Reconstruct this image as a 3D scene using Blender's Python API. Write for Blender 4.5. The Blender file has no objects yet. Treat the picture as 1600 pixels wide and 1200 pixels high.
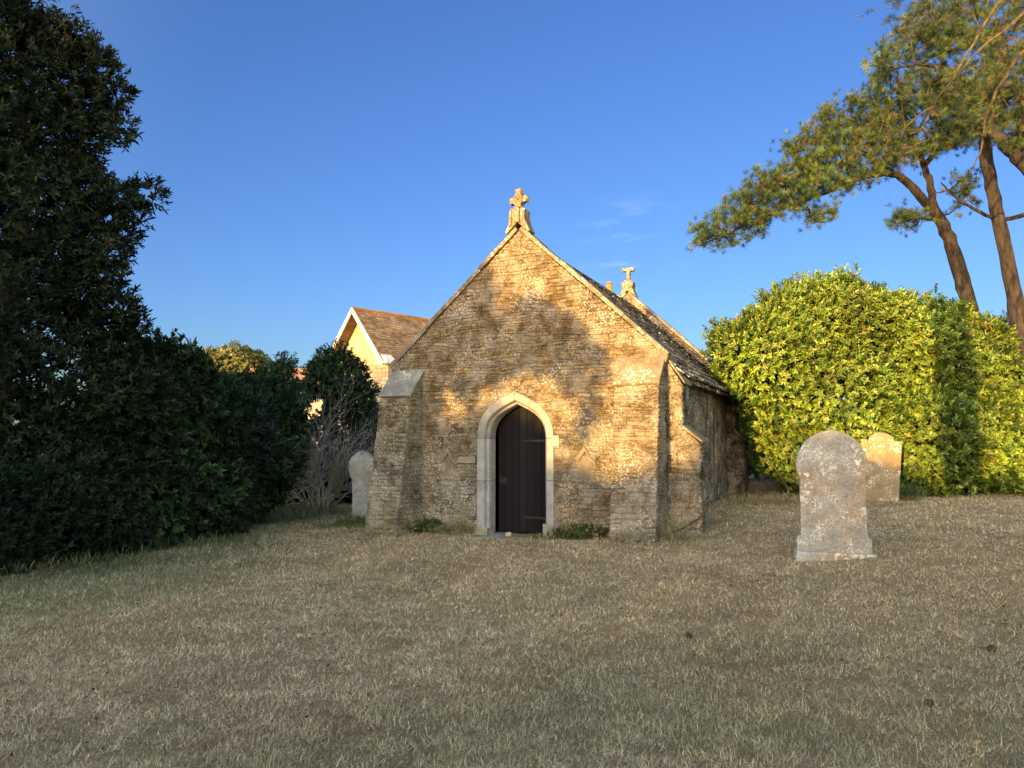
import bpy, math, random
import numpy as np
R = math.radians
D = bpy.data
scene = bpy.context.scene
COL = scene.collection

# ------------------------------------------------------------------ camera
EYE = 1.62
PITCH = math.atan(85 / 1202.0)
cam_d = D.cameras.new('camera'); cam = D.objects.new('camera', cam_d); COL.objects.link(cam)
cam_d.sensor_width = 36; cam_d.lens = 36 * 1202 / 1600.0
cam_d.clip_start = .05; cam_d.clip_end = 3000
cam.location = (0, 0, EYE); cam.rotation_euler = (R(90) + PITCH, 0, 0)
scene.camera = cam

# ------------------------------------------------------------------ sky, sun, exposure
SUN_AZ = R(28.3)          # the sun stands behind the viewer, to the left of the chapel's axis
SUN_EL = R(4.6)
scene.view_settings.view_transform = 'Standard'
scene.view_settings.look = 'None'
scene.view_settings.exposure = 2.1
scene.view_settings.gamma = 1
w = D.worlds.new('World'); scene.world = w; w.use_nodes = True
nt = w.node_tree; nt.nodes.clear()
out = nt.nodes.new('ShaderNodeOutputWorld'); bg = nt.nodes.new('ShaderNodeBackground')
sky = nt.nodes.new('ShaderNodeTexSky'); sky.sky_type = 'NISHITA'; sky.sun_disc = False
sky.sun_elevation = SUN_EL; sky.sun_rotation = R(180 + 28.3)
sky.altitude = 0; sky.air_density = 1.0; sky.dust_density = 0.4; sky.ozone_density = 2.0
bg.inputs['Strength'].default_value = .15
SKY_AWAY = (.226, .315, .56); SKY_SUN = (4.2, 3.2, 2.55)
# a few faint wisps of cirrus low over the roof
tc = nt.nodes.new('ShaderNodeTexCoord')
mp = nt.nodes.new('ShaderNodeMapping'); mp.inputs['Scale'].default_value = (7, 7, 34)
mp.inputs['Rotation'].default_value = (0, R(8), 0)
nz = nt.nodes.new('ShaderNodeTexNoise'); nz.inputs['Scale'].default_value = 1.6; nz.inputs['Detail'].default_value = 7
nz.inputs['Roughness'].default_value = .62
rp = nt.nodes.new('ShaderNodeValToRGB'); rp.color_ramp.elements[0].position = .52; rp.color_ramp.elements[1].position = .78
cdir = nt.nodes.new('ShaderNodeVectorMath'); cdir.operation = 'DISTANCE'
cdir.inputs[1].default_value = (.15, .96, .235)
cm = nt.nodes.new('ShaderNodeMapRange'); cm.inputs['From Min'].default_value = .02; cm.inputs['From Max'].default_value = .085
cm.inputs['To Min'].default_value = .3; cm.inputs['To Max'].default_value = 0
mul = nt.nodes.new('ShaderNodeMath'); mul.operation = 'MULTIPLY'
mix = nt.nodes.new('ShaderNodeMix'); mix.data_type = 'RGBA'
L = nt.links.new
L(tc.outputs['Generated'], mp.inputs['Vector']); L(mp.outputs['Vector'], nz.inputs['Vector']); L(nz.outputs['Fac'], rp.inputs['Fac'])
L(tc.outputs['Generated'], cdir.inputs[0]); L(cdir.outputs['Value'], cm.inputs['Value'])
L(rp.outputs['Color'], mul.inputs[0]); L(cm.outputs['Result'], mul.inputs[1])
# sky tint: deep blue away from the sun, boosted towards it to fill shade
dt = nt.nodes.new('ShaderNodeVectorMath'); dt.operation = 'DOT_PRODUCT'; dt.inputs[1].default_value = (-math.sin(SUN_AZ), -math.cos(SUN_AZ), 0)
mr = nt.nodes.new('ShaderNodeMapRange'); mr.interpolation_type = 'SMOOTHSTEP'; mr.inputs['From Min'].default_value = -.6; mr.inputs['From Max'].default_value = .7
tn = nt.nodes.new('ShaderNodeMix'); tn.data_type = 'RGBA'; tn.inputs['A'].default_value = SKY_AWAY + (1,); tn.inputs['B'].default_value = SKY_SUN + (1,)
sk = nt.nodes.new('ShaderNodeMix'); sk.data_type = 'RGBA'; sk.blend_type = 'MULTIPLY'; sk.inputs['Factor'].default_value = 1
L(tc.outputs['Generated'], dt.inputs[0]); L(dt.outputs['Value'], mr.inputs['Value']); L(mr.outputs['Result'], tn.inputs['Factor'])
L(sky.outputs['Color'], sk.inputs['A']); L(tn.outputs['Result'], sk.inputs['B'])
L(mul.outputs['Value'], mix.inputs['Factor']); L(sk.outputs['Result'], mix.inputs['A'])
mix.inputs['B'].default_value = (1.6, 1.75, 2.0, 1)
L(mix.outputs['Result'], bg.inputs['Color']); L(bg.outputs['Background'], out.inputs['Surface'])

sun_d = D.lights.new('sun', 'SUN'); sun = D.objects.new('sun', sun_d); COL.objects.link(sun)
sun_d.energy = 3.5; sun_d.angle = R(.5); sun_d.color = (1.0, .60, .19)
sun.rotation_euler = (R(90) - SUN_EL, 0, -SUN_AZ)
SUNV = np.array([-math.sin(SUN_AZ) * math.cos(SUN_EL), -math.cos(SUN_AZ) * math.cos(SUN_EL), math.sin(SUN_EL)])  # towards the sun

# ------------------------------------------------------------------ helpers
def V(*a): return np.array(a, float)
def unit(v): v = np.asarray(v, float); return v / (np.linalg.norm(v, axis=-1, keepdims=True) + 1e-12)
def at(px, py, Y):
    """survey helper: world point seen in direction px,py of the 1600x1200 photo, Y metres away"""
    x = (px - 800) / 1202.; y = -(py - 600) / 1202.
    r = V(x, math.cos(PITCH) - y * math.sin(PITCH), math.sin(PITCH) + y * math.cos(PITCH))
    return V(0, 0, EYE) + r * (Y / r[1])
def sm(a, b, x):
    t = np.clip((np.asarray(x, float) - a) / (b - a), 0, 1); return t * t * (3 - 2 * t)
def gz(x, y):
    x = np.asarray(x, float); y = np.asarray(y, float)
    z = .42 * sm(-1, 7, x) * sm(2, 8, y) + .12 * sm(16, 30, y) - .12 * sm(2, 9, -x) * sm(6, 14, y)
    z = z + .10 * (1 - sm(2, 7, y)) + .018 * np.sin(x * 1.3 + y * .7) + .012 * np.sin(x * 2.9 - y * 2.1 + 1)
    return z
def link(o, parent=None):
    COL.objects.link(o)
    if parent is not None: o.parent = parent
    return o
def tag(o, label=None, cat=None, group=None, kind=None):
    if label: o['label'] = label
    if cat: o['category'] = cat
    if group: o['group'] = group
    if kind: o['kind'] = kind
    return o
def thing(name, loc, label, cat, group=None, rz=0):
    o = D.objects.new(name, None); o.location = tuple(float(v) for v in loc); o.rotation_euler = (0, 0, rz)
    o.empty_display_size = .2
    COL.objects.link(o)
    return tag(o, label, cat, group)
def np_mesh(name, verts, faces, mat, parent=None, tone=None, smooth=False, base=None):
    """faces: (n,k) int array; tone: (nverts,3). verts in world coords, base = parent's location"""
    verts = np.asarray(verts, np.float32)
    if base is not None: verts = verts - np.asarray(base, np.float32)
    faces = np.asarray(faces, np.int32); n, k = faces.shape
    me = D.meshes.new(name)
    me.vertices.add(len(verts)); me.vertices.foreach_set('co', verts.ravel())
    me.loops.add(n * k); me.loops.foreach_set('vertex_index', faces.ravel())
    me.polygons.add(n); me.polygons.foreach_set('loop_start', np.arange(0, n * k, k, dtype=np.int32))
    me.update(calc_edges=True)
    if tone is not None: set_tone(me, tone)
    me.materials.append(mat)
    if smooth: me.polygons.foreach_set('use_smooth', np.ones(n, bool))
    return link(D.objects.new(name, me), parent)
def set_tone(me, tone):
    tone = np.asarray(tone, np.float32)
    a = me.attributes.new('tone', 'FLOAT_COLOR', 'POINT')
    c = np.ones((len(tone), 4), np.float32); c[:, :3] = tone; a.data.foreach_set('color', c.ravel())

class MB:
    """collects polygons of any size, with one tone per vertex"""
    def __init__(s): s.v = []; s.f = []; s.t = []
    def add(s, vs, fs, tone=(1, 1, 1)):
        b = len(s.v); s.v.extend(tuple(map(float, v)) for v in vs); s.t.extend([tone] * len(vs))
        s.f.extend(tuple(i + b for i in f) for f in fs)
    def prism(s, pts, off, tone=(1, 1, 1)):
        """pts: 3D polygon; off: 3D offset vector"""
        n = len(pts); a = [np.asarray(p, float) for p in pts]; b = [p + np.asarray(off, float) for p in a]
        s.add(a + b, [tuple(range(n))[::-1], tuple(range(n, 2 * n))] + [(i, (i + 1) % n, n + (i + 1) % n, n + i) for i in range(n)], tone)
    def box(s, c, ax, ay, az, tone=(1, 1, 1)):
        c, ax, ay, az = map(lambda q: np.asarray(q, float), (c, ax, ay, az))
        p = [c + i * ax + j * ay + k * az for k in (-1, 1) for j in (-1, 1) for i in (-1, 1)]
        s.add(p, [(0, 2, 3, 1), (4, 5, 7, 6), (0, 1, 5, 4), (2, 6, 7, 3), (0, 4, 6, 2), (1, 3, 7, 5)], tone)
    def build(s, name, mat, parent=None, base=None, smooth=False, bevel=0, normals=True):
        me = D.meshes.new(name)
        vs = s.v
        if base is not None: vs = [(a[0] - base[0], a[1] - base[1], a[2] - base[2]) for a in s.v]
        me.from_pydata(vs, [], s.f); me.update()
        set_tone(me, s.t); me.materials.append(mat)
        if smooth: me.polygons.foreach_set('use_smooth', np.ones(len(me.polygons), bool))
        if normals:
            import bmesh
            bm = bmesh.new(); bm.from_mesh(me); bmesh.ops.recalc_face_normals(bm, faces=bm.faces); bm.to_mesh(me); bm.free()
        o = link(D.objects.new(name, me), parent)
        if bevel:
            m = o.modifiers.new('bevel', 'BEVEL'); m.width = bevel; m.segments = 2; m.limit_method = 'ANGLE'; m.angle_limit = R(40)
        return o

def sweep(path, rad, sides=10, rough=0., rs=None, tone=(1, 1, 1), mb=None):
    """tube along a path with a radius per point, joined rings"""
    rs = rs or np.random.RandomState(0)
    P = np.asarray(path, float); n = len(P); T = unit(np.gradient(P, axis=0))
    up = V(0, 0, 1) if abs(T[0][2]) < .9 else V(1, 0, 0)
    a = unit(np.cross(T[0], up)); vs = []
    for i in range(n):
        a = unit(a - T[i] * np.dot(a, T[i])); b = np.cross(T[i], a)
        for k in range(sides):
            th = 2 * math.pi * k / sides
            r = rad[i] * (1 + rough * rs.uniform(-1, 1))
            vs.append(P[i] + (a * math.cos(th) + b * math.sin(th)) * r)
    fs = [(i * sides + k, i * sides + (k + 1) % sides, (i + 1) * sides + (k + 1) % sides, (i + 1) * sides + k) for i in range(n - 1) for k in range(sides)]
    fs += [tuple(range(sides))[::-1], tuple((n - 1) * sides + k for k in range(sides))]
    mb = mb or MB(); mb.add(vs, fs, tone); return mb
def smooth_path(pts, rad, per=5, jit=0., rs=None):
    """Catmull-Rom through points"""
    P = [np.asarray(p, float) for p in pts]; P = [2 * P[0] - P[1]] + P + [2 * P[-1] - P[-2]]; o = []; r = []
    for i in range(1, len(P) - 2):
        for k in range(per):
            t = k / per
            o.append(.5 * ((2 * P[i]) + (-P[i - 1] + P[i + 1]) * t + (2 * P[i - 1] - 5 * P[i] + 4 * P[i + 1] - P[i + 2]) * t * t + (-P[i - 1] + 3 * P[i] - 3 * P[i + 1] + P[i + 2]) * t ** 3))
            r.append(rad[i - 1] * (1 - t) + rad[i] * t)
    o.append(P[-2]); r.append(rad[-1]); o = np.array(o)
    if jit and rs is not None: o[1:-1] += rs.normal(0, jit, o[1:-1].shape)
    return o, r

# ------------------------------------------------------------------ materials
def nodes(name, rough=.9, spec=.2):
    m = D.materials.new(name); m.use_nodes = True; t = m.node_tree
    b = t.nodes['Principled BSDF']; b.inputs['Roughness'].default_value = rough; b.inputs['Specular IOR Level'].default_value = spec
    return m, t, b
def nnoise(t, scale, detail=5, rough=.6, vec=None):
    n = t.nodes.new('ShaderNodeTexNoise'); n.inputs['Scale'].default_value = scale; n.inputs['Detail'].default_value = detail
    n.inputs['Roughness'].default_value = rough
    if vec: t.links.new(vec, n.inputs['Vector'])
    return n.outputs['Fac']
def nramp(t, src, a, b, ca=(0, 0, 0, 1), cb=(1, 1, 1, 1)):
    r = t.nodes.new('ShaderNodeValToRGB'); r.color_ramp.elements[0].position = a; r.color_ramp.elements[1].position = b
    r.color_ramp.elements[0].color = ca; r.color_ramp.elements[1].color = cb
    t.links.new(src, r.inputs['Fac']); return r.outputs['Color']
def nmix(t, fac, a, b, mode='MIX'):
    n = t.nodes.new('ShaderNodeMix'); n.data_type = 'RGBA'; n.blend_type = mode
    for s, k in ((fac, 'Factor'), (a, 'A'), (b, 'B')):
        if hasattr(s, 'is_output'): t.links.new(s, n.inputs[k])
        elif k == 'Factor': n.inputs[k].default_value = s
        else: n.inputs[k].default_value = tuple(s) + ((1,) if len(s) == 3 else ())
    return n.outputs['Result']
def nmul(t, a, b):
    n = t.nodes.new('ShaderNodeMath'); n.operation = 'MULTIPLY'
    for s, i in ((a, 0), (b, 1)):
        if hasattr(s, 'is_output'): t.links.new(s, n.inputs[i])
        else: n.inputs[i].default_value = s
    return n.outputs[0]
def ntone(t):
    a = t.nodes.new('ShaderNodeAttribute'); a.attribute_name = 'tone'; return a.outputs['Color']
def nobj(t):
    return t.nodes.new('ShaderNodeTexCoord').outputs['Object']
def nbump(t, b, src, strength, dist=.02):
    n = t.nodes.new('ShaderNodeBump'); n.inputs['Strength'].default_value = strength; n.inputs['Distance'].default_value = dist
    t.links.new(src, n.inputs['Height']); t.links.new(n.outputs['Normal'], b.inputs['Normal'])
def spots(t, vec, scale, size, mask_scale, m0, m1):
    """patchy round spots (lichen)"""
    nz = t.nodes.new('ShaderNodeTexNoise'); nz.inputs['Scale'].default_value = scale * 1.7; nz.inputs['Detail'].default_value = 3; t.links.new(vec, nz.inputs['Vector'])
    ad = t.nodes.new('ShaderNodeVectorMath'); ad.operation = 'MULTIPLY_ADD'
    t.links.new(nz.outputs['Color'], ad.inputs[0]); ad.inputs[1].default_value = (1.1 / scale,) * 3; t.links.new(vec, ad.inputs[2])
    v = t.nodes.new('ShaderNodeTexVoronoi'); v.inputs['Scale'].default_value = scale; v.inputs['Randomness'].default_value = 1
    t.links.new(ad.outputs[0], v.inputs['Vector'])
    s = nramp(t, v.outputs['Distance'], size * .75, size, (1, 1, 1, 1), (0, 0, 0, 1))
    return nmul(t, s, nramp(t, nnoise(t, mask_scale, 4, .6, vec), m0, m1))

def stone_mat(name, tint=(.50, .49, .475), ochre=(.42, .24, .09), ochre_amt=(.42, .62), white=(.55, .52, .44), wamt=(.5, .6), dark=.55, bump=.6, grain=30, wsc=9, flag=False, rust=.6):
    m, t, b = nodes(name, .95, .1); vec = nobj(t)
    c = nmix(t, 1.0, ntone(t), tint, 'MULTIPLY')
    big = nramp(t, nnoise(t, 1.1, 4, .6, vec), *ochre_amt)
    c = nmix(t, nmul(t, big, .75), c, ochre)
    g = nramp(t, nnoise(t, grain, 6, .7, vec), .25, .75, (dark, dark, dark, 1), (1.35, 1.35, 1.35, 1))
    c = nmix(t, 1.0, c, g, 'MULTIPLY')
    g2 = nramp(t, nnoise(t, 5, 4, .6, vec), .3, .7, (.75, .75, .75, 1), (1.2, 1.2, 1.2, 1))
    c = nmix(t, 1.0, c, g2, 'MULTIPLY')
    if flag:
        mp_ = t.nodes.new('ShaderNodeMapping'); mp_.inputs['Scale'].default_value = (1, 1, 3.2); t.links.new(vec, mp_.inputs['Vector'])
        fl_ = nnoise(t, 9, 5, .7, mp_.outputs['Vector'])
        c = nmix(t, 1.0, c, nramp(t, fl_, .36, .60, (.60, .58, .55, 1), (1.16, 1.14, 1.11, 1)), 'MULTIPLY')
        mort = nramp(t, nnoise(t, 3.1, 4, .6, vec), .50, .60)
        c = nmix(t, nmul(t, mort, .40), c, (.30, .265, .205))
    c = nmix(t, spots(t, vec, wsc, .42, 2.2, *wamt), c, white)
    c = nmix(t, nmul(t, spots(t, vec, wsc * 2.7, .4, 5, wamt[0] - .04, wamt[1] - .02), .85), c, white)
    c = nmix(t, nmul(t, spots(t, vec, wsc * 1.4, .33, 1.7, .52, .66), rust), c, (.33, .17, .055))
    t.links.new(c, b.inputs['Base Color'])
    nbump(t, b, nnoise(t, grain * .8, 8, .75, vec), bump, .02)
    return m
def leaf_mat(name, rough=.45, trans=.25, spec=.35):
    m, t, b = nodes(name, rough, spec); c = ntone(t)
    t.links.new(c, b.inputs['Base Color'])
    tr = t.nodes.new('ShaderNodeBsdfTranslucent'); t.links.new(nmix(t, 1.0, c, (1.25, 1.3, .6), 'MULTIPLY'), tr.inputs['Color'])
    mx = t.nodes.new('ShaderNodeMixShader'); mx.inputs[0].default_value = trans
    o = t.nodes['Material Output']
    t.links.new(b.outputs[0], mx.inputs[1]); t.links.new(tr.outputs[0], mx.inputs[2]); t.links.new(mx.outputs[0], o.inputs['Surface'])
    return m
def bark_mat(name, c1, c2, scale=9, stretch=.25, bump=1.0):
    m, t, b = nodes(name, .95, .1)
    mpn = t.nodes.new('ShaderNodeMapping'); mpn.inputs['Scale'].default_value = (1, 1, stretch); t.links.new(nobj(t), mpn.inputs['Vector'])
    n = nnoise(t, scale, 7, .7, mpn.outputs['Vector'])
    t.links.new(nramp(t, n, .35, .65, tuple(c1) + (1,), tuple(c2) + (1,)), b.inputs['Base Color'])
    nbump(t, b, n, bump, .05); return m
def plain_mat(name, c, rough=.6, spec=.3, var=.25, scale=8, bump=.15, metal=0):
    m, t, b = nodes(name, rough, spec); b.inputs['Metallic'].default_value = metal
    n = nnoise(t, scale, 6, .65, nobj(t))
    t.links.new(nmix(t, 1.0, nramp(t, n, .3, .7, (1 - var,) * 3 + (1,), (1 + var,) * 3 + (1,)), c, 'MULTIPLY'), b.inputs['Base Color'])
    nbump(t, b, n, bump, .01); return m

M = {}
M['rubble'] = stone_mat('rubble_stone', wamt=(.44, .74), ochre=(.255, .185, .10), ochre_amt=(.46, .72), white=(.50, .48, .42), wsc=24, dark=.5, bump=1.0, grain=26, flag=True, rust=.3)
M['ashlar'] = stone_mat('dressed_stone', tint=(.64, .63, .62), white=(.40, .39, .37), wsc=16, ochre=(.36, .30, .19), ochre_amt=(.5, .8), wamt=(.58, .7), dark=.85, bump=.25, grain=45)
M['cap'] = stone_mat('coping_stone', white=(.45, .43, .37), wsc=16, ochre=(.32, .23, .11), ochre_amt=(.5, .75), wamt=(.5, .62), dark=.75, bump=.35, grain=28)
M['slate'] = stone_mat('roof_stone', ochre=(.34, .22, .10), ochre_amt=(.5, .8), wamt=(.5, .62), dark=.6, bump=.5, grain=22)
M['grave'] = stone_mat('grave_stone', tint=(.86, .84, .83), ochre=(.27, .15, .05), ochre_amt=(.44, .62), white=(.52, .52, .48), wamt=(.54, .62), dark=.5, bump=.5, grain=38, wsc=13)
M['leaf'] = leaf_mat('leaf', .62, .2, .12)
M['leaf_gloss'] = leaf_mat('glossy_leaf', .42, .2, .3)
M['needle'] = leaf_mat('pine_needle', .6, .15, .2)
M['grass'] = leaf_mat('dry_grass', .8, .2, .1)
M['pine_bark'] = bark_mat('pine_bark', (.012, .0105, .010), (.052, .043, .038), 9, .3)
M['bark'] = bark_mat('grey_bark', (.05, .042, .035), (.17, .14, .11), 14)
M['twig'] = bark_mat('bare_twig', (.15, .14, .13), (.32, .295, .27), 20, .4, .3)
M['yellow_twig'] = bark_mat('pale_twig', (.028, .023, .016), (.115, .092, .045), 14, .4, .3)
M['iron'] = plain_mat('black_iron', (.022, .021, .022), .6, .3)
M['white_paint'] = plain_mat('white_paint', (.60, .585, .54), .5, .3, .06)
M['cream_wall'] = plain_mat('cream_render', (.42, .34, .26), .85, .1, .15, 3)
M['dark_glass'] = plain_mat('window_glass', (.03, .035, .04), .08, .6, .1)
M['cone'] = plain_mat('pine_cone', (.06, .035, .02), .9, .1, .4, 40)
M['terracotta'] = plain_mat('terracotta', (.42, .14, .05), .85, .1, .2, 12)

# old dark boards of the door
m, t, b = nodes('door_wood', .8, .15); M['door'] = m
mpn = t.nodes.new('ShaderNodeMapping'); mpn.inputs['Scale'].default_value = (14, 14, .7); t.links.new(nobj(t), mpn.inputs['Vector'])
n = nnoise(t, 3, 7, .7, mpn.outputs['Vector'])
t.links.new(nmix(t, 1.0, nramp(t, n, .25, .8, (.55,) * 3 + (1,), (1.6,) * 3 + (1,)), ntone(t), 'MULTIPLY'), b.inputs['Base Color']); nbump(t, b, n, .5, .01)
# house masonry
m, t, b = nodes('house_stone', .9, .1); M['house_stone'] = m
br = t.nodes.new('ShaderNodeTexBrick'); mpn = t.nodes.new('ShaderNodeMapping'); mpn.inputs['Rotation'].default_value = (R(90), 0, 0)
t.links.new(nobj(t), mpn.inputs['Vector']); t.links.new(mpn.outputs['Vector'], br.inputs['Vector'])
br.inputs['Scale'].default_value = 1.0; br.inputs['Brick Width'].default_value = .42; br.inputs['Row Height'].default_value = .16; br.inputs['Mortar Size'].default_value = .014
br.inputs['Color1'].default_value = (.50, .40, .24, 1); br.inputs['Color2'].default_value = (.36, .27, .15, 1); br.inputs['Mortar'].default_value = (.25, .2, .13, 1)
t.links.new(nmix(t, 1.0, br.outputs['Color'], nramp(t, nnoise(t, 6, 5), .3, .7, (.75,) * 3 + (1,), (1.2,) * 3 + (1,)), 'MULTIPLY'), b.inputs['Base Color'])
# soil and thatch under the blades
m, t, b = nodes('turf', 1, .05); M['turf'] = m
vec = nobj(t)
n1 = nnoise(t, 60, 6, .75, vec)
c = nmix(t, 1.0, ntone(t), nramp(t, n1, .3, .7, (.5,) * 3 + (1,), (1.25,) * 3 + (1,)), 'MULTIPLY')
t.links.new(c, b.inputs['Base Color']); nbump(t, b, n1, 1, .04)

# ------------------------------------------------------------------ ground
def vnoise(x, y, s, seed=0):
    """cheap smooth value noise"""
    rs = np.random.RandomState(seed); tab = rs.rand(64, 64)
    x = np.asarray(x, float) * s + 1000.5; y = np.asarray(y, float) * s + 1000.5
    xi = np.floor(x).astype(int); yi = np.floor(y).astype(int); fx = x - xi; fy = y - yi
    fx = fx * fx * (3 - 2 * fx); fy = fy * fy * (3 - 2 * fy)
    g = lambda a, b_: tab[a % 64, b_ % 64]
    return (g(xi, yi) * (1 - fx) + g(xi + 1, yi) * fx) * (1 - fy) + (g(xi, yi + 1) * (1 - fx) + g(xi + 1, yi + 1) * fx) * fy
STRAW = V(.62, .46, .28); GREEN = V(.27, .26, .14); GREY = V(.54, .43, .29); BROWN = V(.40, .28, .17)
def green_amount(x, y):
    n = .5 * vnoise(x, y, .45, 3) + .3 * vnoise(x, y, 1.3, 4) + .2 * vnoise(x, y, 4, 5)
    g = sm(.50, .78, n) * .2
    g = g + .45 * (1 - sm(3.5, 6.2, y)) * sm(.3, .6, n) * sm(-2.5, 1.5, x)         # greener at the front right
    left = sm(2.2, 5.5, -x - .0 * y) * sm(5, 9, y)                                   # greener under the bushes
    g = g + left * .75
    g = g * (1 - .8 * np.exp(-((x + 3.1 + .12 * (y - 10)) / .55) ** 2) * sm(11, 13.5, y))   # trodden path
    return np.clip(g, 0, 1)
def turf_tone(x, y):
    g = green_amount(x, y)[..., None]; k = vnoise(x, y, .8, 9)[..., None]; b_ = sm(.55, .8, vnoise(x, y, 1.7, 12))[..., None]
    dry = STRAW * (1 - k * .55) + GREY * k * .55
    dry = dry * (1 - .45 * b_) + BROWN * .45 * b_
    return dry * (1 - g) + GREEN * g
def ground():
    xs = np.concatenate([-np.geomspace(900, 16, 14), np.arange(-15, 17.01, .2), np.geomspace(18, 900, 14)])
    ys = np.concatenate([-np.geomspace(900, 6, 14), np.arange(-5, 26.01, .2), np.geomspace(27, 900, 14)])
    X, Y = np.meshgrid(xs, ys); Z = gz(X, Y) + .012 * (vnoise(X, Y, 3, 20) - .5)
    vs = np.stack([X, Y, Z], -1).reshape(-1, 3); nx = len(xs); ny = len(ys)
    i, j = np.meshgrid(np.arange(nx - 1), np.arange(ny - 1)); a = (j * nx + i).ravel()
    fs = np.stack([a, a + 1, a + nx + 1, a + nx], 1)
    o = np_mesh('ground', vs, fs, M['turf'], tone=(turf_tone(X, Y) * V(.68, .61, .52)).reshape(-1, 3), smooth=True)
    tag(o, kind='structure')
ground()

TH = R(23.3)
AX = V(math.sin(TH), math.cos(TH), 0)       # along the nave, away from the viewer
UX = V(math.cos(TH), -math.sin(TH), 0)      # along the west front, to the right
O = V(.126, 12.74, 0)                       # threshold
UP = V(0, 0, 1)
def CH(u, out, z):                          # chapel coords: across, out of the front (towards viewer), up
    return O + UX * u - AX * out + UP * z
def in_chapel(x, y):
    dx = x - O[0]; dy = y - O[1]; u = dx * UX[0] + dy * UX[1]; q = dx * AX[0] + dy * AX[1]
    return ((np.abs(u) < 2.42) & (q > -.02) & (q < 7.4)) | ((q > -.83) & (q <= 0) & (((u > -2.42) & (u < -1.82)) | ((u > 1.74) & (u < 2.42)))) | ((q > 0.08) & (q < .7) & (u > 0) & (u < 2.9)) \
        | ((np.abs(u + .085) < .62) & (q > -.38) & (q <= 0))
def grass():
    rs = np.random.RandomState(7); N = 1250000
    y = 1.6 * (26 / 1.6) ** rs.rand(N); x = rs.uniform(-1, 1, N) * (.82 * y + 1.3)
    keep = ~in_chapel(x, y); x = x[keep]; y = y[keep]; n = len(x)
    # clumping
    c = .6 * vnoise(x, y, 5, 31) + .4 * vnoise(x, y, 14, 32)
    keep = rs.rand(n) < sm(.15, .6, c) * .75 + .3; x = x[keep]; y = y[keep]; c = c[keep]; n = len(x)
    z = gz(x, y)
    lod = np.clip(y / 5, .7, 5)
    g = green_amount(x, y)
    isg = rs.rand(n) < g * .8 + .03
    Ln = rs.uniform(.014, .044, n) * (.8 + .5 * c) * (1 + .35 * isg) * np.clip(lod ** .35, 1, 1.7)
    W = rs.uniform(.0010, .0022, n) * lod
    tilt = rs.uniform(.7, 1.5, n); tilt[isg] = rs.uniform(.3, 1.3, isg.sum())
    long_ = rs.rand(n) < .07; Ln[long_] *= 1.9; tilt[long_] = rs.uniform(1.2, 1.5, long_.sum()); W[long_] *= 1.25
    ph = rs.uniform(0, 2 * math.pi, n)
    dr = np.stack([np.cos(ph) * np.sin(tilt), np.sin(ph) * np.sin(tilt), np.cos(tilt)], 1)
    sd = np.stack([-np.sin(ph), np.cos(ph), np.zeros(n)], 1)
    B = np.stack([x, y, z + rs.uniform(0, .012, n)], 1)
    v = np.empty((n, 3, 3)); v[:, 0] = B - sd * W[:, None]; v[:, 1] = B + sd * W[:, None]; v[:, 2] = B + dr * Ln[:, None]
    tn = turf_tone(x, y); br_ = (rs.uniform(.4, 1.5, n) * (.75 + .5 * vnoise(x, y, 9, 77)))[:, None] * 1.12
    straw = (rs.rand(n) < .25) | long_
    tn[straw] = V(.58, .49, .34) * .6 + tn[straw] * .4
    tn[isg] = V(.21, .23, .11) * .6 + tn[isg] * .4
    tn = tn * br_
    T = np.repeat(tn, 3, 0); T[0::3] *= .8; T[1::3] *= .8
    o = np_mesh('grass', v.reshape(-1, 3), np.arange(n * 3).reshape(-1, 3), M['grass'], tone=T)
    tag(o, 'short parched grass covering the churchyard', 'grass', kind='stuff')
grass()

# ------------------------------------------------------------------ masonry
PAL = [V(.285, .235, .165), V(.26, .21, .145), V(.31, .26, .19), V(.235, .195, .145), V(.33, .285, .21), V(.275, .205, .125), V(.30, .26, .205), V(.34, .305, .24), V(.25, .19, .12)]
SHADED = [p * .36 for p in PAL]   # shade on the long wall and its buttresses painted into the stone colour
def clip_half(pts, p, n):
    o = []; m_ = len(pts)
    for i in range(m_):
        a = pts[i]; b_ = pts[(i + 1) % m_]; da = (a[0] - p[0]) * n[0] + (a[1] - p[1]) * n[1]; db = (b_[0] - p[0]) * n[0] + (b_[1] - p[1]) * n[1]
        if da <= 0: o.append(a)
        if (da < 0 < db) or (db < 0 < da):
            t_ = da / (da - db); o.append((a[0] + (b_[0] - a[0]) * t_, a[1] + (b_[1] - a[1]) * t_))
    return o
def clip_poly(pts, poly):
    """poly convex ccw"""
    for i in range(len(poly)):
        a = poly[i]; b_ = poly[(i + 1) % len(poly)]; n_ = (b_[1] - a[1], -(b_[0] - a[0]))
        pts = clip_half(pts, a, n_)
        if len(pts) < 3: return []
    return pts
def area(p): return .5 * sum(p[i][0] * p[(i + 1) % len(p)][1] - p[(i + 1) % len(p)][0] * p[i][1] for i in range(len(p)))
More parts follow.
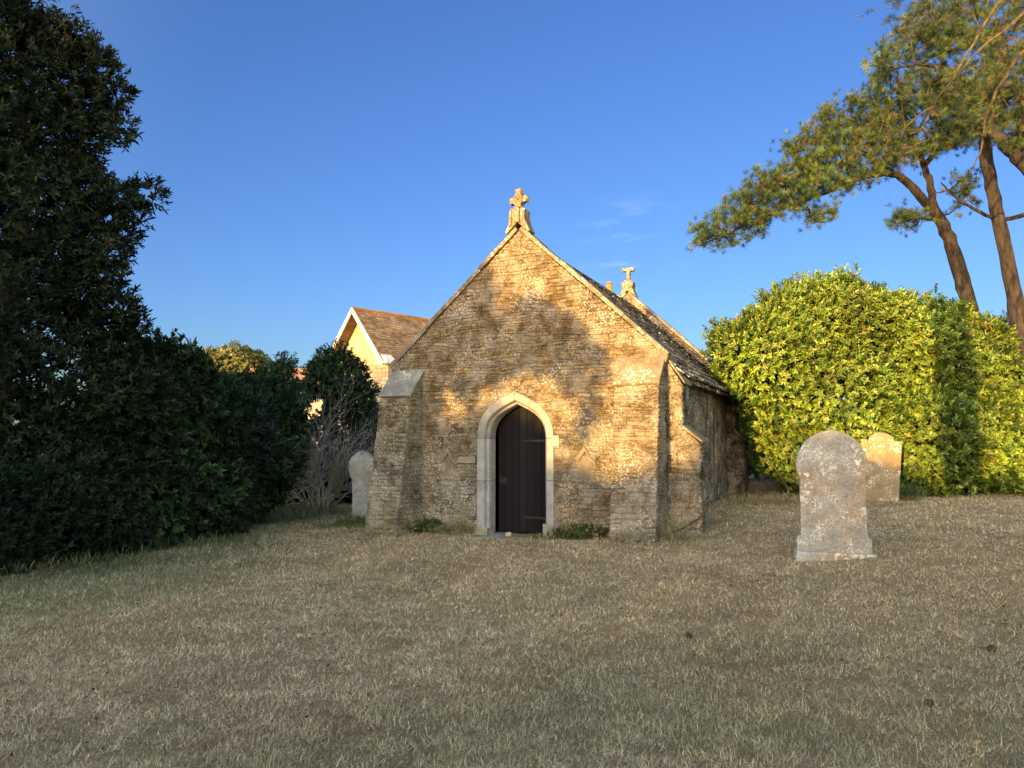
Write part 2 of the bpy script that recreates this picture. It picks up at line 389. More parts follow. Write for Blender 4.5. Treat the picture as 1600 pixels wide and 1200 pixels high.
def rubble(mb, fr, poly, rnd, h=(.03, .085), ln=(.06, .30), proud=(.002, .020), gap=.008, hole=None, pal=PAL, big_low=0., mortar=(.25, .20, .135)):
    """random coursed rubble in the convex polygon poly, on frame fr = (origin, a axis, b axis, normal)"""
    Oo, A_, B_, N_ = fr
    a0 = min(p[0] for p in poly); a1 = max(p[0] for p in poly); b0 = min(p[1] for p in poly); b1 = max(p[1] for p in poly)
    ph = rnd.uniform(0, 9); b_ = b0 - .02
    wave = lambda a, bb: .018 * math.sin(a * 2.1 + ph + bb * 3) + .012 * math.sin(a * 5.3 + bb * 7) + .008 * math.sin(a * 13 + bb * 17)
    def emit(pts):
        pts = clip_poly(pts, poly)
        if len(pts) < 3: return
        if hole:
            pts = hole(pts)
            if not pts or len(pts) < 3: return
        if area(pts) < .0009: return
        cx = sum(p[0] for p in pts) / len(pts); cy = sum(p[1] for p in pts) / len(pts)
        tone = rnd.choice(pal) * rnd.uniform(.80, 1.16)
        wz = (Oo + B_ * cy)[2]; oo = (.35 + .65 * rnd.random()) * min(max((wz - .9) / 1.6, 0), 1); tone = tone * (V(1, 1.02, 1.05) * (1 - oo) + V(1.28, 1.03, .54) * oo) if pal is PAL else tone  # ochre lichen higher up, reaching lower to paint golden sunlight into the stone
        tone = tuple(tone * V(rnd.uniform(.97, 1.05), 1, rnd.uniform(.92, 1.07)))
        pr = rnd.uniform(*proud); vs = []
        tx = rnd.uniform(-.05, .05); ty = rnd.uniform(-.08, .08)
        n_ = len(pts)
        for (s_, d_) in ((0., -.02), (.03, pr * .55), (.16, pr)):
            for p in pts:
                q = (p[0] + (cx - p[0]) * s_, p[1] + (cy - p[1]) * s_)
                L_ = math.hypot(cx - p[0], cy - p[1]) + 1e-6
                g_ = min(gap * .5 / L_, .4); q = (q[0] + (cx - q[0]) * g_, q[1] + (cy - q[1]) * g_)
                dd = d_ + (0 if d_ < 0 else (q[0] - cx) * tx + (q[1] - cy) * ty + rnd.uniform(-.002, .002))
                vs.append(Oo + A_ * q[0] + B_ * q[1] + N_ * dd)
        vs.append(Oo + A_ * cx + B_ * cy + N_ * (pr + rnd.uniform(0, .004)))
        fs = []
        for k in range(2):
            for i in range(n_): fs.append((k * n_ + i, k * n_ + (i + 1) % n_, (k + 1) * n_ + (i + 1) % n_, (k + 1) * n_ + i))
        for i in range(n_): fs.append((2 * n_ + i, 2 * n_ + (i + 1) % n_, 3 * n_))
        mb.add(vs, fs, tone)
    def stone(x0, x1, y0, y1):
        hh = y1 - y0; j = lambda s=.2: rnd.uniform(-s, s) * hh
        w0 = wave(x0, y0); w1 = wave(x1, y0); w2 = wave(x1, y1); w3 = wave(x0, y1)
        xm = (x0 + x1) / 2
        emit([(x0 + abs(j()), y0 + w0 + abs(j())), (xm + j(.5), y0 + (w0 + w1) / 2 + j(.06)), (x1 - abs(j()), y0 + w1 + abs(j())), (x1 + j(.05), (y0 + y1) / 2 + (w1 + w2) / 2 + j()),
              (x1 - abs(j(.2)), y1 + w2 - abs(j())), (xm + j(.5), y1 + (w2 + w3) / 2 - abs(j(.08))), (x0 + abs(j(.2)), y1 + w3 - abs(j())), (x0 + j(.05), (y0 + y1) / 2 + (w0 + w3) / 2 + j())])
    while b_ < b1:
        k = 1 + big_low * max(0, 1 - (b_ - b0) / 1.4)
        hh = rnd.uniform(*h) * k; x = a0 - rnd.uniform(0, .2)
        while x < a1:
            L_ = rnd.uniform(*ln) * (.6 + .5 * hh / .09)
            if hh > .075 and rnd.random() < .3:
                c_ = rnd.uniform(.35, .65); stone(x, x + L_, b_, b_ + hh * c_)
                if rnd.random() < .5: stone(x, x + L_ * .5, b_ + hh * c_, b_ + hh); stone(x + L_ * .5, x + L_, b_ + hh * c_, b_ + hh)
                else: stone(x, x + L_, b_ + hh * c_, b_ + hh)
            else: stone(x, x + L_, b_, b_ + hh)
            x += L_
        b_ += hh
MORTAR = (.185, .155, .11)
chapel = thing('chapel', O, 'small rubble stone chapel with pointed doorway and steep gable', 'chapel')
def part(mb, name, mat, parent=chapel, **k): return mb.build(name, mat, parent, base=O, **k)

HW = 2.42; EAVE = 2.92; APEX = 5.14; DC = -.085
SLOPE = (APEX - EAVE) / HW
# door arch geometry (inner curve: half width .50, radius .60, centres .10 across)
SPR = 1.62
def arch_dims(k): return .50 + k, .567 + k * 1.15      # half width, rise
def arch_xy(k, t):
    """t 0..1 from the springing to the apex: steep haunch, straighter towards the point"""
    w_, h_ = arch_dims(k); m_ = 1 - t
    x = m_ ** 3 * w_ + 3 * m_ * m_ * t * w_ + 3 * m_ * t * t * .63 * w_; y = 3 * m_ * m_ * t * .58 * h_ + 3 * m_ * t * t * .745 * h_ + t ** 3 * h_; return x, y
def arch(k, n=12, bottom=0.):
    """outline of the arch at offset k outside the inner edge: left jamb foot, over the apex, right foot"""
    o = [(DC - (.50 + k), bottom)]
    for i in range(n + 1): x, y = arch_xy(k, i / n); o.append((DC - x, SPR + y))
    for i in range(n - 1, -1, -1): x, y = arch_xy(k, i / n); o.append((DC + x, SPR + y))
    o.append((DC + .50 + k, bottom)); return o
def arch_z(k, u):
    pts = [arch_xy(k, i / 40) for i in range(41)]; return SPR + float(np.interp(abs(u - DC), [p[0] for p in pts][::-1], [p[1] for p in pts][::-1]))
ARCH_CL = arch(.178, 20, -.5)
def arch_hole(pts):
    """cut a stone back to the outside of the door surround"""
    cx = sum(p[0] for p in pts) / len(pts); cy = sum(p[1] for p in pts) / len(pts)
    if cy < SPR:
        s_ = 1 if cx > DC else -1
        if abs(cx - DC) < .64: return None
        return clip_half(pts, (DC + s_ * .69, 0), (-s_, 0))
    best = min(range(1, len(ARCH_CL)), key=lambda i: (ARCH_CL[i][0] - cx) ** 2 + (ARCH_CL[i][1] - cy) ** 2); i = min(max(best, 1), len(ARCH_CL) - 2)
    p = ARCH_CL[best]; tx = ARCH_CL[i + 1][0] - ARCH_CL[i - 1][0]; ty = ARCH_CL[i + 1][1] - ARCH_CL[i - 1][1]; n_ = (ty, -tx)      # pointing inwards
    l_ = math.hypot(*n_); n_ = (n_[0] / l_, n_[1] / l_); d_ = (cx - p[0]) * n_[0] + (cy - p[1]) * n_[1]
    if d_ > -.01: return None
    if d_ < -.5: return pts
    return clip_half(pts, p, n_)

rnd = random.Random(11)
mb = MB()
FR = (O, UX, UP, -AX)
top = lambda u: APEX - SLOPE * abs(u) - .03
def zlow(u):
    if abs(u - DC) >= .67: return -.6
    return arch_z(.17, u)
us = sorted(set([-HW, HW, 0, DC - .67, DC + .67, DC] + [DC - .67 + 1.34 * i / 24 for i in range(25)]))
for a_, b_ in zip(us[:-1], us[1:]):
    e = 1e-6
    for dpt, in ((0,), (.5,)):
        mb.add([CH(a_, -dpt, zlow(a_ + e)), CH(b_, -dpt, zlow(b_ - e)), CH(b_, -dpt, top(b_)), CH(a_, -dpt, top(a_))], [(0, 1, 2, 3)], MORTAR)
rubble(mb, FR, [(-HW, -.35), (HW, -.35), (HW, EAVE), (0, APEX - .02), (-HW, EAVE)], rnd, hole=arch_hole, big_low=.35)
part(mb, 'front_wall', M['rubble'], normals=False)

# side walls, rear gable
mb = MB()
FS = (O + UX * HW, AX, UP, UX)
mb.prism([CH(HW, 0, -.6), CH(HW, -7.3, -.6), CH(HW, -7.3, EAVE - .08), CH(HW, 0, EAVE - .08)], -UX * .45, MORTAR)
rubble(mb, FS, [(0, -.3), (4.35, -.3), (4.35, EAVE - .1), (0, EAVE - .1)], rnd, ln=(.15, .45), pal=SHADED)
rubble(mb, FS, [(4.95, -.3), (7.3, -.3), (7.3, EAVE - .1), (4.95, EAVE - .1)], rnd, ln=(.15, .45), pal=SHADED)
part(mb, 'side_wall', M['rubble'], normals=False)
mb = MB(); FL = (O - UX * HW, -AX, UP, -UX)
mb.prism([CH(-HW, 0, -.6), CH(-HW, -7.3, -.6), CH(-HW, -7.3, EAVE - .08), CH(-HW, 0, EAVE - .08)], UX * .45, MORTAR)
rubble(mb, FL, [(-7.3, -.3), (0, -.3), (0, EAVE - .1), (-7.3, EAVE - .1)], rnd, h=(.08, .16), ln=(.2, .5))
part(mb, 'side_wall', M['rubble'], normals=False)
mb = MB()
gp = [(-HW, -.5), (HW, -.5), (HW, EAVE + .1), (0, APEX + .12), (-HW, EAVE + .1)]
mb.prism([CH(a_, -7.0, b_) for a_, b_ in gp], AX * .35, MORTAR)
rubble(mb, (O + AX * 7.0, UX, UP, -AX), [(-HW, EAVE - .2), (HW, EAVE - .2), (HW, EAVE + .1), (0, APEX + .1), (-HW, EAVE + .1)], rnd)
part(mb, 'rear_gable', M['rubble'])
# narrow window in the long wall, deep in shadow
mb = MB()
def lancet(cx, w_, z0, z1, n=6):
    r = (w_ * w_ + (w_ * 1.5) ** 2) / (2 * w_); o = [(cx - w_, z0), (cx + w_, z0)]; zs = z1 - w_ * 1.5; a1 = math.asin(min(1, w_ * 1.5 / r))
    for i in range(n + 1): a = a1 * i / n; o.append((cx + w_ - r + r * math.cos(a), zs + r * math.sin(a)))
    for i in range(n - 1, -1, -1): a = a1 * i / n; o.append((cx - w_ + r - r * math.cos(a), zs + r * math.sin(a)))
    return o
wpts = lancet(4.65, .2, 1.05, 2.3); wout = lancet(4.65, .3, .93, 2.48)
SW = lambda q, o_, z: O + AX * q + UX * (HW + o_) + UP * z
n_ = len(wpts)
mb.add([SW(p[0], .03, p[1]) for p in wout] + [SW(p[0], .03, p[1]) for p in wpts] + [SW(p[0], .004, p[1]) for p in wpts] + [SW(p[0], -.01, p[1]) for p in wout],
       [f for i in range(n_) for j in [(i + 1) % n_] for f in ((i, j, n_ + j, n_ + i), (n_ + i, n_ + j, 2 * n_ + j, 2 * n_ + i), (3 * n_ + i, 3 * n_ + j, j, i))], (.13, .11, .085))
wf = part(mb, 'window', M['ashlar'])
mb = MB(); mb.add([SW(p[0], .006, p[1]) for p in wpts], [tuple(range(n_))], (.1, .1, .1)); part(mb, 'pane', M['dark_glass'], wf)
wf.matrix_parent_inverse.identity()
wf.children[0].location = (0, 0, 0)

# buttresses on the west front
def front_buttress(u0, u1, rnd, ztop, zf, of, ob, seedtone):
    mb = MB()
    zb = -.45; prof = [(0, zb), (ob, zb), (of, zf), (0, ztop)]
    mb.prism([CH(u0 + .012, o_, z) for o_, z in prof], UX * (u1 - u0 - .024), MORTAR)
    fdir = unit(V(0, of - ob, zf - zb)); A3 = UX; B3 = unit(-AX * (of - ob) + UP * (zf - zb)); N3 = unit(np.cross(A3, B3)); H = math.hypot(of - ob, zf - zb)
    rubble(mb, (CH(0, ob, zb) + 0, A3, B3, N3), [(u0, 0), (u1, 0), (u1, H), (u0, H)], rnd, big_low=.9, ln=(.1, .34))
    for s_, uu in ((1, u1), (-1, u0)):
        A4 = -AX * s_ if s_ < 0 else AX
        # polygon in (a,b): a along +AX for the right face (so a = -out)
        if s_ > 0: poly = [(-ob, zb), (0, zb), (0, ztop), (-of, zf)]
        else: poly = [(0, zb), (ob, zb), (of, zf), (0, ztop)]
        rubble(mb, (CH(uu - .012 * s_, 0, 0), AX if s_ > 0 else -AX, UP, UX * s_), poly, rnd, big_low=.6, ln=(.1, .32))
    o = part(mb, 'buttress', M['rubble'], normals=False)
    # weathering slab
    mb = MB(); th_ = .055; e = .03
    d_ = unit(V(of, zf - ztop)); p0 = (0.0, ztop + .005); p1 = (of + d_[0] * e, zf + d_[1] * e + .005)
    nn = (-d_[1], d_[0]); nn = (abs(nn[0]), abs(nn[1]))
    pr = [p0, p1, (p1[0] + nn[0] * th_, p1[1] + nn[1] * th_), (p0[0] + 0, p0[1] + th_ * 1.35)]
    k = 5; rr = np.random.RandomState(3)
    for i in range(k):
        ua = u0 - .01 + (u1 - u0 + .02) * i / k; ub = u0 - .01 + (u1 - u0 + .02) * (i + 1) / k
    mb.prism([CH(u0 - .012, a_, b_) for a_, b_ in pr], UX * (u1 - u0 + .024), seedtone)
    s = part(mb, 'weathering_slab', M['cap'], o, bevel=.012)
    s.location = (0, 0, 0)
    return o
front_buttress(-2.44, -1.83, rnd, 2.76, 2.33, .42, .95, (.36, .34, .30))
front_buttress(1.73, 2.415, rnd, 2.80, 2.43, .38, .84, (.36, .28, .17))

# stepped buttress on the long wall, just behind the corner
def side_buttress(q0, q1, rnd, u2=2.9, um=2.65, pal=PAL):
    mb = MB(); zb = -.4
    pl = [(HW, zb), (u2 + .03, zb), (u2, 1.56), (um, 1.78), (HW, 1.78)]; pu = [(HW, 1.78), (um, 1.78), (um, 2.47), (HW, 2.84)]
    for p in (pl, pu): mb.prism([CH(a_, -q0 - .01, b_) for a_, b_ in p], AX * (q1 - q0), MORTAR)
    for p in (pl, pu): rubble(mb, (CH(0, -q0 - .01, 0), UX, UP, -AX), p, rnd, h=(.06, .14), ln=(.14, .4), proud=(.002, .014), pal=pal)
    rubble(mb, (O + UX * (u2 + .01), AX, UP, UX), [(q0, zb), (q1, zb), (q1, 1.55), (q0, 1.55)], rnd, pal=SHADED)
    rubble(mb, (O + UX * um, AX, UP, UX), [(q0, 1.8), (q1, 1.8), (q1, 2.46), (q0, 2.46)], rnd, pal=SHADED)
    o = part(mb, 'buttress', M['rubble'], normals=False)
    for (a_, z_, b_, zz) in ((um - .02, 1.79, u2 + .05, 1.55), (HW, 2.86, um + .05, 2.45)):
        mb = MB(); mb.prism([CH(a_, -q0 + .03, z_), CH(b_, -q0 + .03, zz), CH(b_, -q0 + .03, zz + .045), CH(a_, -q0 + .03, z_ + .06)], AX * (q1 - q0 + .02), (.28, .22, .14))
        s = part(mb, 'weathering_slab', M['cap'], o, bevel=.01); s.location = (0, 0, 0)
side_buttress(.12, .72, rnd)
side_buttress(6.6, 7.3, rnd, 2.8, 2.62, SHADED)

# door surround in separate dressed blocks
PROF = [(.185, 0.), (.185, .022), (.07, .022), (.055, .0), (.045, -.035), (.05, -.06), (.035, -.075), (.012, -.085), (0., -.12), (0., -.32)]
curves = [arch(k_, 12, .0) for k_, _ in PROF]
def surround():
    mb = MB(); rr = random.Random(5); npt = len(curves[0])
    def pos(c, t_):
        """t in [0, n-1] along outline; jamb first/last segment"""
        i = min(int(t_), npt - 2); f = t_ - i; a = c[i]; b_ = c[i + 1]; return (a[0] + (b_[0] - a[0]) * f, a[1] + (b_[1] - a[1]) * f)
    cuts = [.10, .56, 1.0, 4.1, 7.2, 10.2, 13., 16.1, 19.2, 22.3, 25, 25.42, 25.93]
    cuts = [.02 / 1] + cuts[1:]
    cuts[-1] = 25.98
    for a_, b_ in zip(cuts[:-1], cuts[1:]):
        tone = tuple(V(.365, .36, .335) * rr.uniform(.85, 1.12) * V(1, rr.uniform(.96, 1.02), rr.uniform(.92, 1.04)))
        g_ = .012 if b_ - a_ > 1 else .002
        n_ = max(2, int((b_ - a_) * 2)); ts = [a_ + g_ + (b_ - a_ - 2 * g_) * i / n_ for i in range(n_ + 1)]
        vs = []
        for t_ in ts:
            for c, (k_, d_) in zip(curves, PROF):
                p = pos(c, t_); vs.append(CH(p[0], d_, p[1]))
        m_ = len(PROF); fs = [(i * m_ + j, i * m_ + j + 1, (i + 1) * m_ + j + 1, (i + 1) * m_ + j) for i in range(n_) for j in range(m_ - 1)]
        fs += [tuple(range(m_)), tuple(n_ * m_ + j for j in range(m_))[::-1]]
        mb.add(vs, fs, tone)
    # plain base blocks and the stone standing proud at the right springing
    mb.prism([CH(DC - .72, .035, -.12), CH(DC - .49, .035, -.12), CH(DC - .49, .035, .13), CH(DC - .72, .035, .13)], AX * .30, (.36, .32, .24))
    mb.prism([CH(DC + .50, .028, -.12), CH(DC + .70, .028, -.12), CH(DC + .70, .028, .24), CH(DC + .50, .028, .24)], AX * .30, (.34, .30, .23))
    mb.prism([CH(DC + .63, .032, 1.50), CH(DC + .79, .032, 1.50), CH(DC + .78, .032, 1.66), CH(DC + .64, .032, 1.67)], AX * .08, (.42, .37, .28))
    return part(mb, 'door_surround', M['ashlar'], bevel=.004)
surround()
mb = MB()   # threshold
mb.prism([CH(DC - .52, .36, -.10), CH(DC + .55, .33, -.10), CH(DC + .53, -.5, -.10), CH(DC - .52, -.5, -.10)], UP * .115, (.30, .285, .24))
part(mb, 'threshold', M['ashlar'], bevel=.012)

# the dark interior
mb = MB()
mb.add([CH(-2, -.52, .02), CH(2, -.52, .02), CH(2, -6.9, .02), CH(-2, -6.9, .02)], [(0, 1, 2, 3)], (.10, .09, .08)); part(mb, 'floor', M['ashlar'])

# door leaf, standing slightly ajar, hinged on the right
hinge = V(DC + .50, -.27)   # u, out
ANG = R(7)
door_e = D.objects.new('door', None)
def DL(a, z, o_=0.):        # a: distance from the hinge towards the latch, o_ : out of the face
    u = hinge[0] - a * math.cos(ANG) + o_ * -math.sin(ANG); out_ = hinge[1] - a * math.sin(ANG) + o_ * math.cos(ANG)
    return CH(u, out_, z)
inner = arch(-.004, 14, .045)
mb = MB(); rr = random.Random(4); npl = 7; wd = .99 / npl
def arch_top(u):
    return arch_z(0, u) if abs(u - DC) < .499 else SPR
for i in range(npl):
    a0 = i * wd + .004; a1 = (i + 1) * wd - .004; n_ = 4
    if i == npl - 1: a1 -= .01
    aa = [a0 + (a1 - a0) * k / n_ for k in range(n_ + 1)]
    tops = [max(arch_top(hinge[0] - a) - .01, 1.5) for a in aa]
    pl = [DL(a0, .045), DL(a1, .045)] + [DL(a, tt) for a, tt in zip(aa[::-1], tops[::-1])]
    nrm = DL(0, 0, 1) - DL(0, 0, 0)
    mb.prism([p - nrm * .045 for p in pl], nrm * (.045 + rr.uniform(0, .004)), tuple(V(.010, .008, .009) * rr.uniform(.7, 1.4)))
nrm = DL(0, 0, 1) - DL(0, 0, 0)
mb.prism([DL(.0, .045, -.05), DL(.985, .045, -.05), DL(.985, 1.6, -.05), DL(0., 1.6, -.05)], -nrm * .02, (.015, .012, .012))
door = part(mb, 'door', M['door'], bevel=.003)
D.objects.remove(door_e)
def strap(z):
    mb = MB(); mb.prism([DL(.0, z - .022, .004), DL(.45, z - .014, .004), DL(.52, z, .004), DL(.45, z + .014, .004), DL(0, z + .022, .004)], nrm * .008, (.02, .02, .02))
    for a in (.08, .22, .36): mb.box(DL(a, z, .014), nrm * .005, UP * .008, (DL(1, 0) - DL(0, 0)) * .008, (.02, .02, .02))
    s = part(mb, 'strap_hinge', M['iron'], door); s.location = (0, 0, 0)
strap(.30); strap(1.58)
mb = MB()
mb.prism([DL(.80, .86, .004), DL(.95, .86, .004), DL(.95, .96, .004), DL(.80, .96, .004)], nrm * .006, (.02, .02, .02))
ring = [DL(.86 + .045 * math.cos(t_), .895 + .045 * math.sin(t_), .022) for t_ in np.linspace(0, 2 * math.pi, 17)]
sweep(ring, [.006] * 17, 6, mb=mb); mb.box(DL(.86, .94, .014), nrm * .016, UP * .012, (DL(1, 0) - DL(0, 0)) * .012)
s = part(mb, 'ring_handle', M['iron'], door); s.location = (0, 0, 0)

# broken hood moulds each side of the door
def hood(uc, z0, s):
    mb = MB(); tn = (.27, .23, .165)
    mb.prism([CH(uc - .17 * s, .005, z0 + .03), CH(uc, .005, z0 + .24), CH(uc + .03 * s, .005, z0 + .17), CH(uc - .10 * s, .005, z0 + .0)], -AX * .045, tn)
    mb.prism([CH(uc, .005, z0 + .24), CH(uc + .10 * s, .005, z0 + .06), CH(uc + .19 * s, .005, z0 - .02), CH(uc + .19 * s, .005, z0 - .06), CH(uc + .08 * s, .005, z0 + .01), CH(uc + .02 * s, .005, z0 + .15)], -AX * .05, tn)
    mb.prism([CH(uc - .14, .002, z0 - .30), CH(uc + .14, .002, z0 - .30), CH(uc + .13, .002, z0 + .0), CH(uc, .002, z0 + .13), CH(uc - .13, .002, z0)], -AX * .012, (.24, .20, .145))
    return mb
mb = hood(-1.33, 1.22, 1); mb.prism([CH(-1.14, .004, 1.20), CH(-.80, .004, 1.20), CH(-.80, .004, 1.31), CH(-1.10, .004, 1.31)], -AX * .03, (.31, .27, .20)); part(mb, 'hood_mould', M['ashlar'], bevel=.006)
part(hood(1.13, 1.26, 1), 'hood_mould', M['ashlar'], bevel=.006)

# gable copings
def coping(q0, q1, lift, tone):
    mb = MB(); rr = random.Random(int(q0 * 10) + 3)
    for s_ in (-1, 1):
        Lr = math.hypot(HW + .04, APEX - EAVE + .04); n_ = 7; dr = V(s_ * (HW + .04), -(APEX - EAVE + .04)) / Lr; up_ = V(s_ * (APEX - EAVE), HW) / math.hypot(HW, APEX - EAVE)
        up_ = V(up_[0], up_[1])
        for i in range(n_):
            l0 = Lr * i / n_ + .003 + (.0 if i else .02); l1 = Lr * (i + 1) / n_ - .003; j = rr.uniform(-.012, .008)
            a = V(0, APEX + lift - .02) + dr * l0 + up_ * j; b_ = V(0, APEX + lift - .02) + dr * l1 + up_ * j
            t_ = .065 + rr.uniform(-.008, .010)
            mb.prism([CH(a[0], -q0, a[1]), CH(b_[0], -q0, b_[1]), CH(b_[0] + up_[0] * t_, -q0, b_[1] + up_[1] * t_), CH(a[0] + up_[0] * t_, -q0, a[1] + up_[1] * t_)], AX * (q1 - q0), tuple(V(*tone) * rr.uniform(.72, 1.12)))
        # kneeler
        k0 = V(s_ * (HW - .10), EAVE - .16 + lift)
        mb.prism([CH(k0[0], -q0 - .02, k0[1]), CH(k0[0] + s_ * .12, -q0 - .02, k0[1]), CH(k0[0] + s_ * .17, -q0 - .02, k0[1] + .12), CH(k0[0], -q0 - .02, k0[1] + .22)], AX * (q1 - q0 - .04), tuple(V(*tone) * .9))
    part(mb, 'coping', M['cap'], bevel=.008)
coping(-.055, .34, .02, (.33, .28, .20))
coping(6.97, 7.39, .16, (.33, .28, .20))

# stone slate roof
def roof():
    for s_ in (1, -1):
        mb = MB(); rr = random.Random(21 + s_)
        over = .24; base_u = HW + over; nC = 17
        Ls = math.hypot(base_u, base_u * SLOPE); dn = V(s_ * base_u, -base_u * SLOPE) / Ls; nn = V(s_ * SLOPE, 1) / math.hypot(SLOPE, 1)
        R0 = V(0, APEX - .12)
        mb.prism([CH(R0[0], -.30, R0[1] - .02), CH(R0[0] + dn[0] * (Ls - .05), -.30, R0[1] + dn[1] * (Ls - .05) - .02), CH(R0[0] + dn[0] * (Ls - .05), -.30, R0[1] + dn[1] * (Ls - .05) - .09), CH(R0[0], -.30, R0[1] - .09)], AX * 6.75, (.10, .08, .06))
        for c in range(nC):
            l1 = Ls * (c + 1) / nC; l0 = max(l1 - Ls / nC * 1.5, 0); q = .28 + rr.uniform(-.05, 0)
            while q < 7.02:
                w_ = rr.uniform(.22, .46) * (1 if c < 12 else 1.2); th_ = rr.uniform(.022, .042); j = rr.uniform(-.03, .03) ; tl = rr.uniform(-.006, .012)
                q1_ = min(q + w_ - .008, 7.05)
                a = R0 + dn * l0 + nn * .004; b_ = R0 + dn * (l1 + j) + nn * (.030 + tl)
                vs = []
                for qq, jj in ((q, rr.uniform(-.015, .015)), (q1_, rr.uniform(-.015, .015))):
                    bb = b_ + dn * jj
                    vs += [CH(a[0], -qq, a[1]), CH(bb[0], -qq, bb[1]), CH(bb[0] + nn[0] * th_, -qq, bb[1] + nn[1] * th_), CH(a[0] + nn[0] * .02, -qq, a[1] + nn[1] * .02)]
                tone = tuple(V(.20, .165, .125) * rr.uniform(.6, 1.35) * V(1, rr.uniform(.93, 1.05), rr.uniform(.85, 1.1)))
                mb.add(vs, [(0, 1, 2, 3), (7, 6, 5, 4), (0, 4, 5, 1), (1, 5, 6, 2), (2, 6, 7, 3), (3, 7, 4, 0)], tone)
                q += w_
        if s_ > 0:
            q = .3
            while q < 7:
                mb.prism([CH(-.17, -q, APEX - .27), CH(0, -q, APEX - .07), CH(.17, -q, APEX - .27), CH(.15, -q, APEX - .29), CH(-.15, -q, APEX - .29)], AX * .43, tuple(V(.24, .2, .15) * rr.uniform(.8, 1.2))); q += .45
        part(mb, 'roof', M['slate'])
roof()

# carved crosses
def cross_front():
    mb = MB(); tn = (.31, .25, .16)
    c0 = CH(0, .0, APEX + .06); rz_ = R(-14)
    X_ = UX * math.cos(rz_) + AX * math.sin(rz_); Y_ = AX * math.cos(rz_) - UX * math.sin(rz_)
    P = lambda x, y, z: c0 + X_ * x + Y_ * y + UP * z
    Q = lambda x, y, z: c0 + UX * x + AX * y + UP * z
    # saddle with flared skirts
    for s_ in (-1, 1):
        mb.prism([Q(0, -.10, .03), Q(s_ * .20, -.10, -.15), Q(s_ * .225, -.10, -.125), Q(s_ * .165, -.10, -.0), Q(s_ * .135, -.10, .10), Q(s_ * .125, -.10, .20), Q(s_ * .14, -.10, .25), Q(s_ * .08, -.10, .275), Q(0, -.10, .25)], AX * .26, tn)
    mb.prism([Q(-.05, -.135, .02), Q(.05, -.135, .02), Q(.04, -.135, .30), Q(-.04, -.135, .30)], AX * .05, tn)
    for s_ in (-1, 1): mb.prism([Q(s_ * .10, -.13, .0), Q(s_ * .15, -.13, -.05), Q(s_ * .135, -.13, .22), Q(s_ * .10, -.13, .25)], AX * .04, tn)
    # shaft and head
    zc = .43
    mb.prism([P(-.05, -.055, .24), P(.05, -.055, .24), P(.035, -.055, zc), P(-.035, -.055, zc)], Y_ * .11, tn)
    def arm(dx, dz, L0, L1, w0, w1):
        px, pz = -dz, dx
        mb.prism([P(dx * L0 + px * w0, -.05, zc + dz * L0 + pz * w0), P(dx * L0 - px * w0, -.05, zc + dz * L0 - pz * w0), P(dx * L1 - px * w1, -.05, zc + dz * L1 - pz * w1), P(dx * L1 + px * w1, -.05, zc + dz * L1 + pz * w1)], Y_ * .10, tn)
    for dx, dz, L1 in ((1, 0, .175), (-1, 0, .175), (0, 1, .19), (0, -1, .14)): arm(dx, dz, .02, L1, .036, .058)
    for k in range(4):   # open ring of four raised quadrants
        a0 = math.pi / 2 * k
        for i in range(4):
            a = a0 + math.pi / 8 * i; b_ = a + math.pi / 8
            f = lambda r, t_: (r * (abs(math.cos(t_)) ** 1.3) * (1 if math.cos(t_) > 0 else -1), r * (abs(math.sin(t_)) ** 1.3) * (1 if math.sin(t_) > 0 else -1))
            p = [f(.075, a), f(.075, b_), f(.115, b_), f(.115, a)]
            mb.prism([P(x, -.062, zc + z) for x, z in p], Y_ * .12, tn)
    part(mb, 'gable_cross', M['cap'], bevel=.008)
cross_front()
def cross_rear():
    mb = MB(); tn = (.32, .27, .18); c0 = CH(0, -7.17, APEX + .20); Q = lambda x, y, z: c0 + UX * x + AX * y + UP * z
    mb.prism([Q(-.22, -.16, -.16), Q(0, -.16, .0), Q(.22, -.16, -.16), Q(.13, -.16, .06), Q(.15, -.16, .22), Q(.06, -.16, .27), Q(-.06, -.16, .27), Q(-.15, -.16, .22), Q(-.12, -.16, .06)], AX * .32, tn)
    for s_ in (-1, 1): mb.prism([Q(s_ * .07, -.19, .06), Q(s_ * .13, -.19, .08), Q(s_ * .10, -.19, .26), Q(s_ * .03, -.19, .14)], AX * .05, tn)
    mb.prism([Q(-.05, -.06, .28), Q(.05, -.06, .28), Q(.045, -.06, .52), Q(-.045, -.06, .52)], AX * .12, tn)
    mb.prism([Q(-.165, -.065, .515), Q(.165, -.065, .515), Q(.16, -.065, .60), Q(-.16, -.065, .60)], AX * .13, tn)
    part(mb, 'gable_cross', M['cap'], bevel=.02)
cross_rear()

# ------------------------------------------------------------------ gravestones
def headstone(name, px, py, Y, rz, outline, th_, tilt, label, extra=None, tone=(.33, .315, .28)):
    g = at(px, py, Y); x, y = g[0], g[1]; z = float(gz(x, y))
    e = thing(name, (x, y, z), label, 'gravestone', None, rz)
    mb = MB(); pts = [V(a, -th_ / 2, b_) for a, b_ in outline]; mb.prism(pts, V(0, th_, 0), tone)
    o = mb.build('slab', M['grave'], e, bevel=.014); o.rotation_euler = (R(tilt[1]), R(tilt[0]), 0)
    if extra: extra(e)
    return e
def mirror(half): return [(a, b_) for a, b_ in half] + [(-a, b_) for a, b_ in half[::-1] if a > 1e-6]
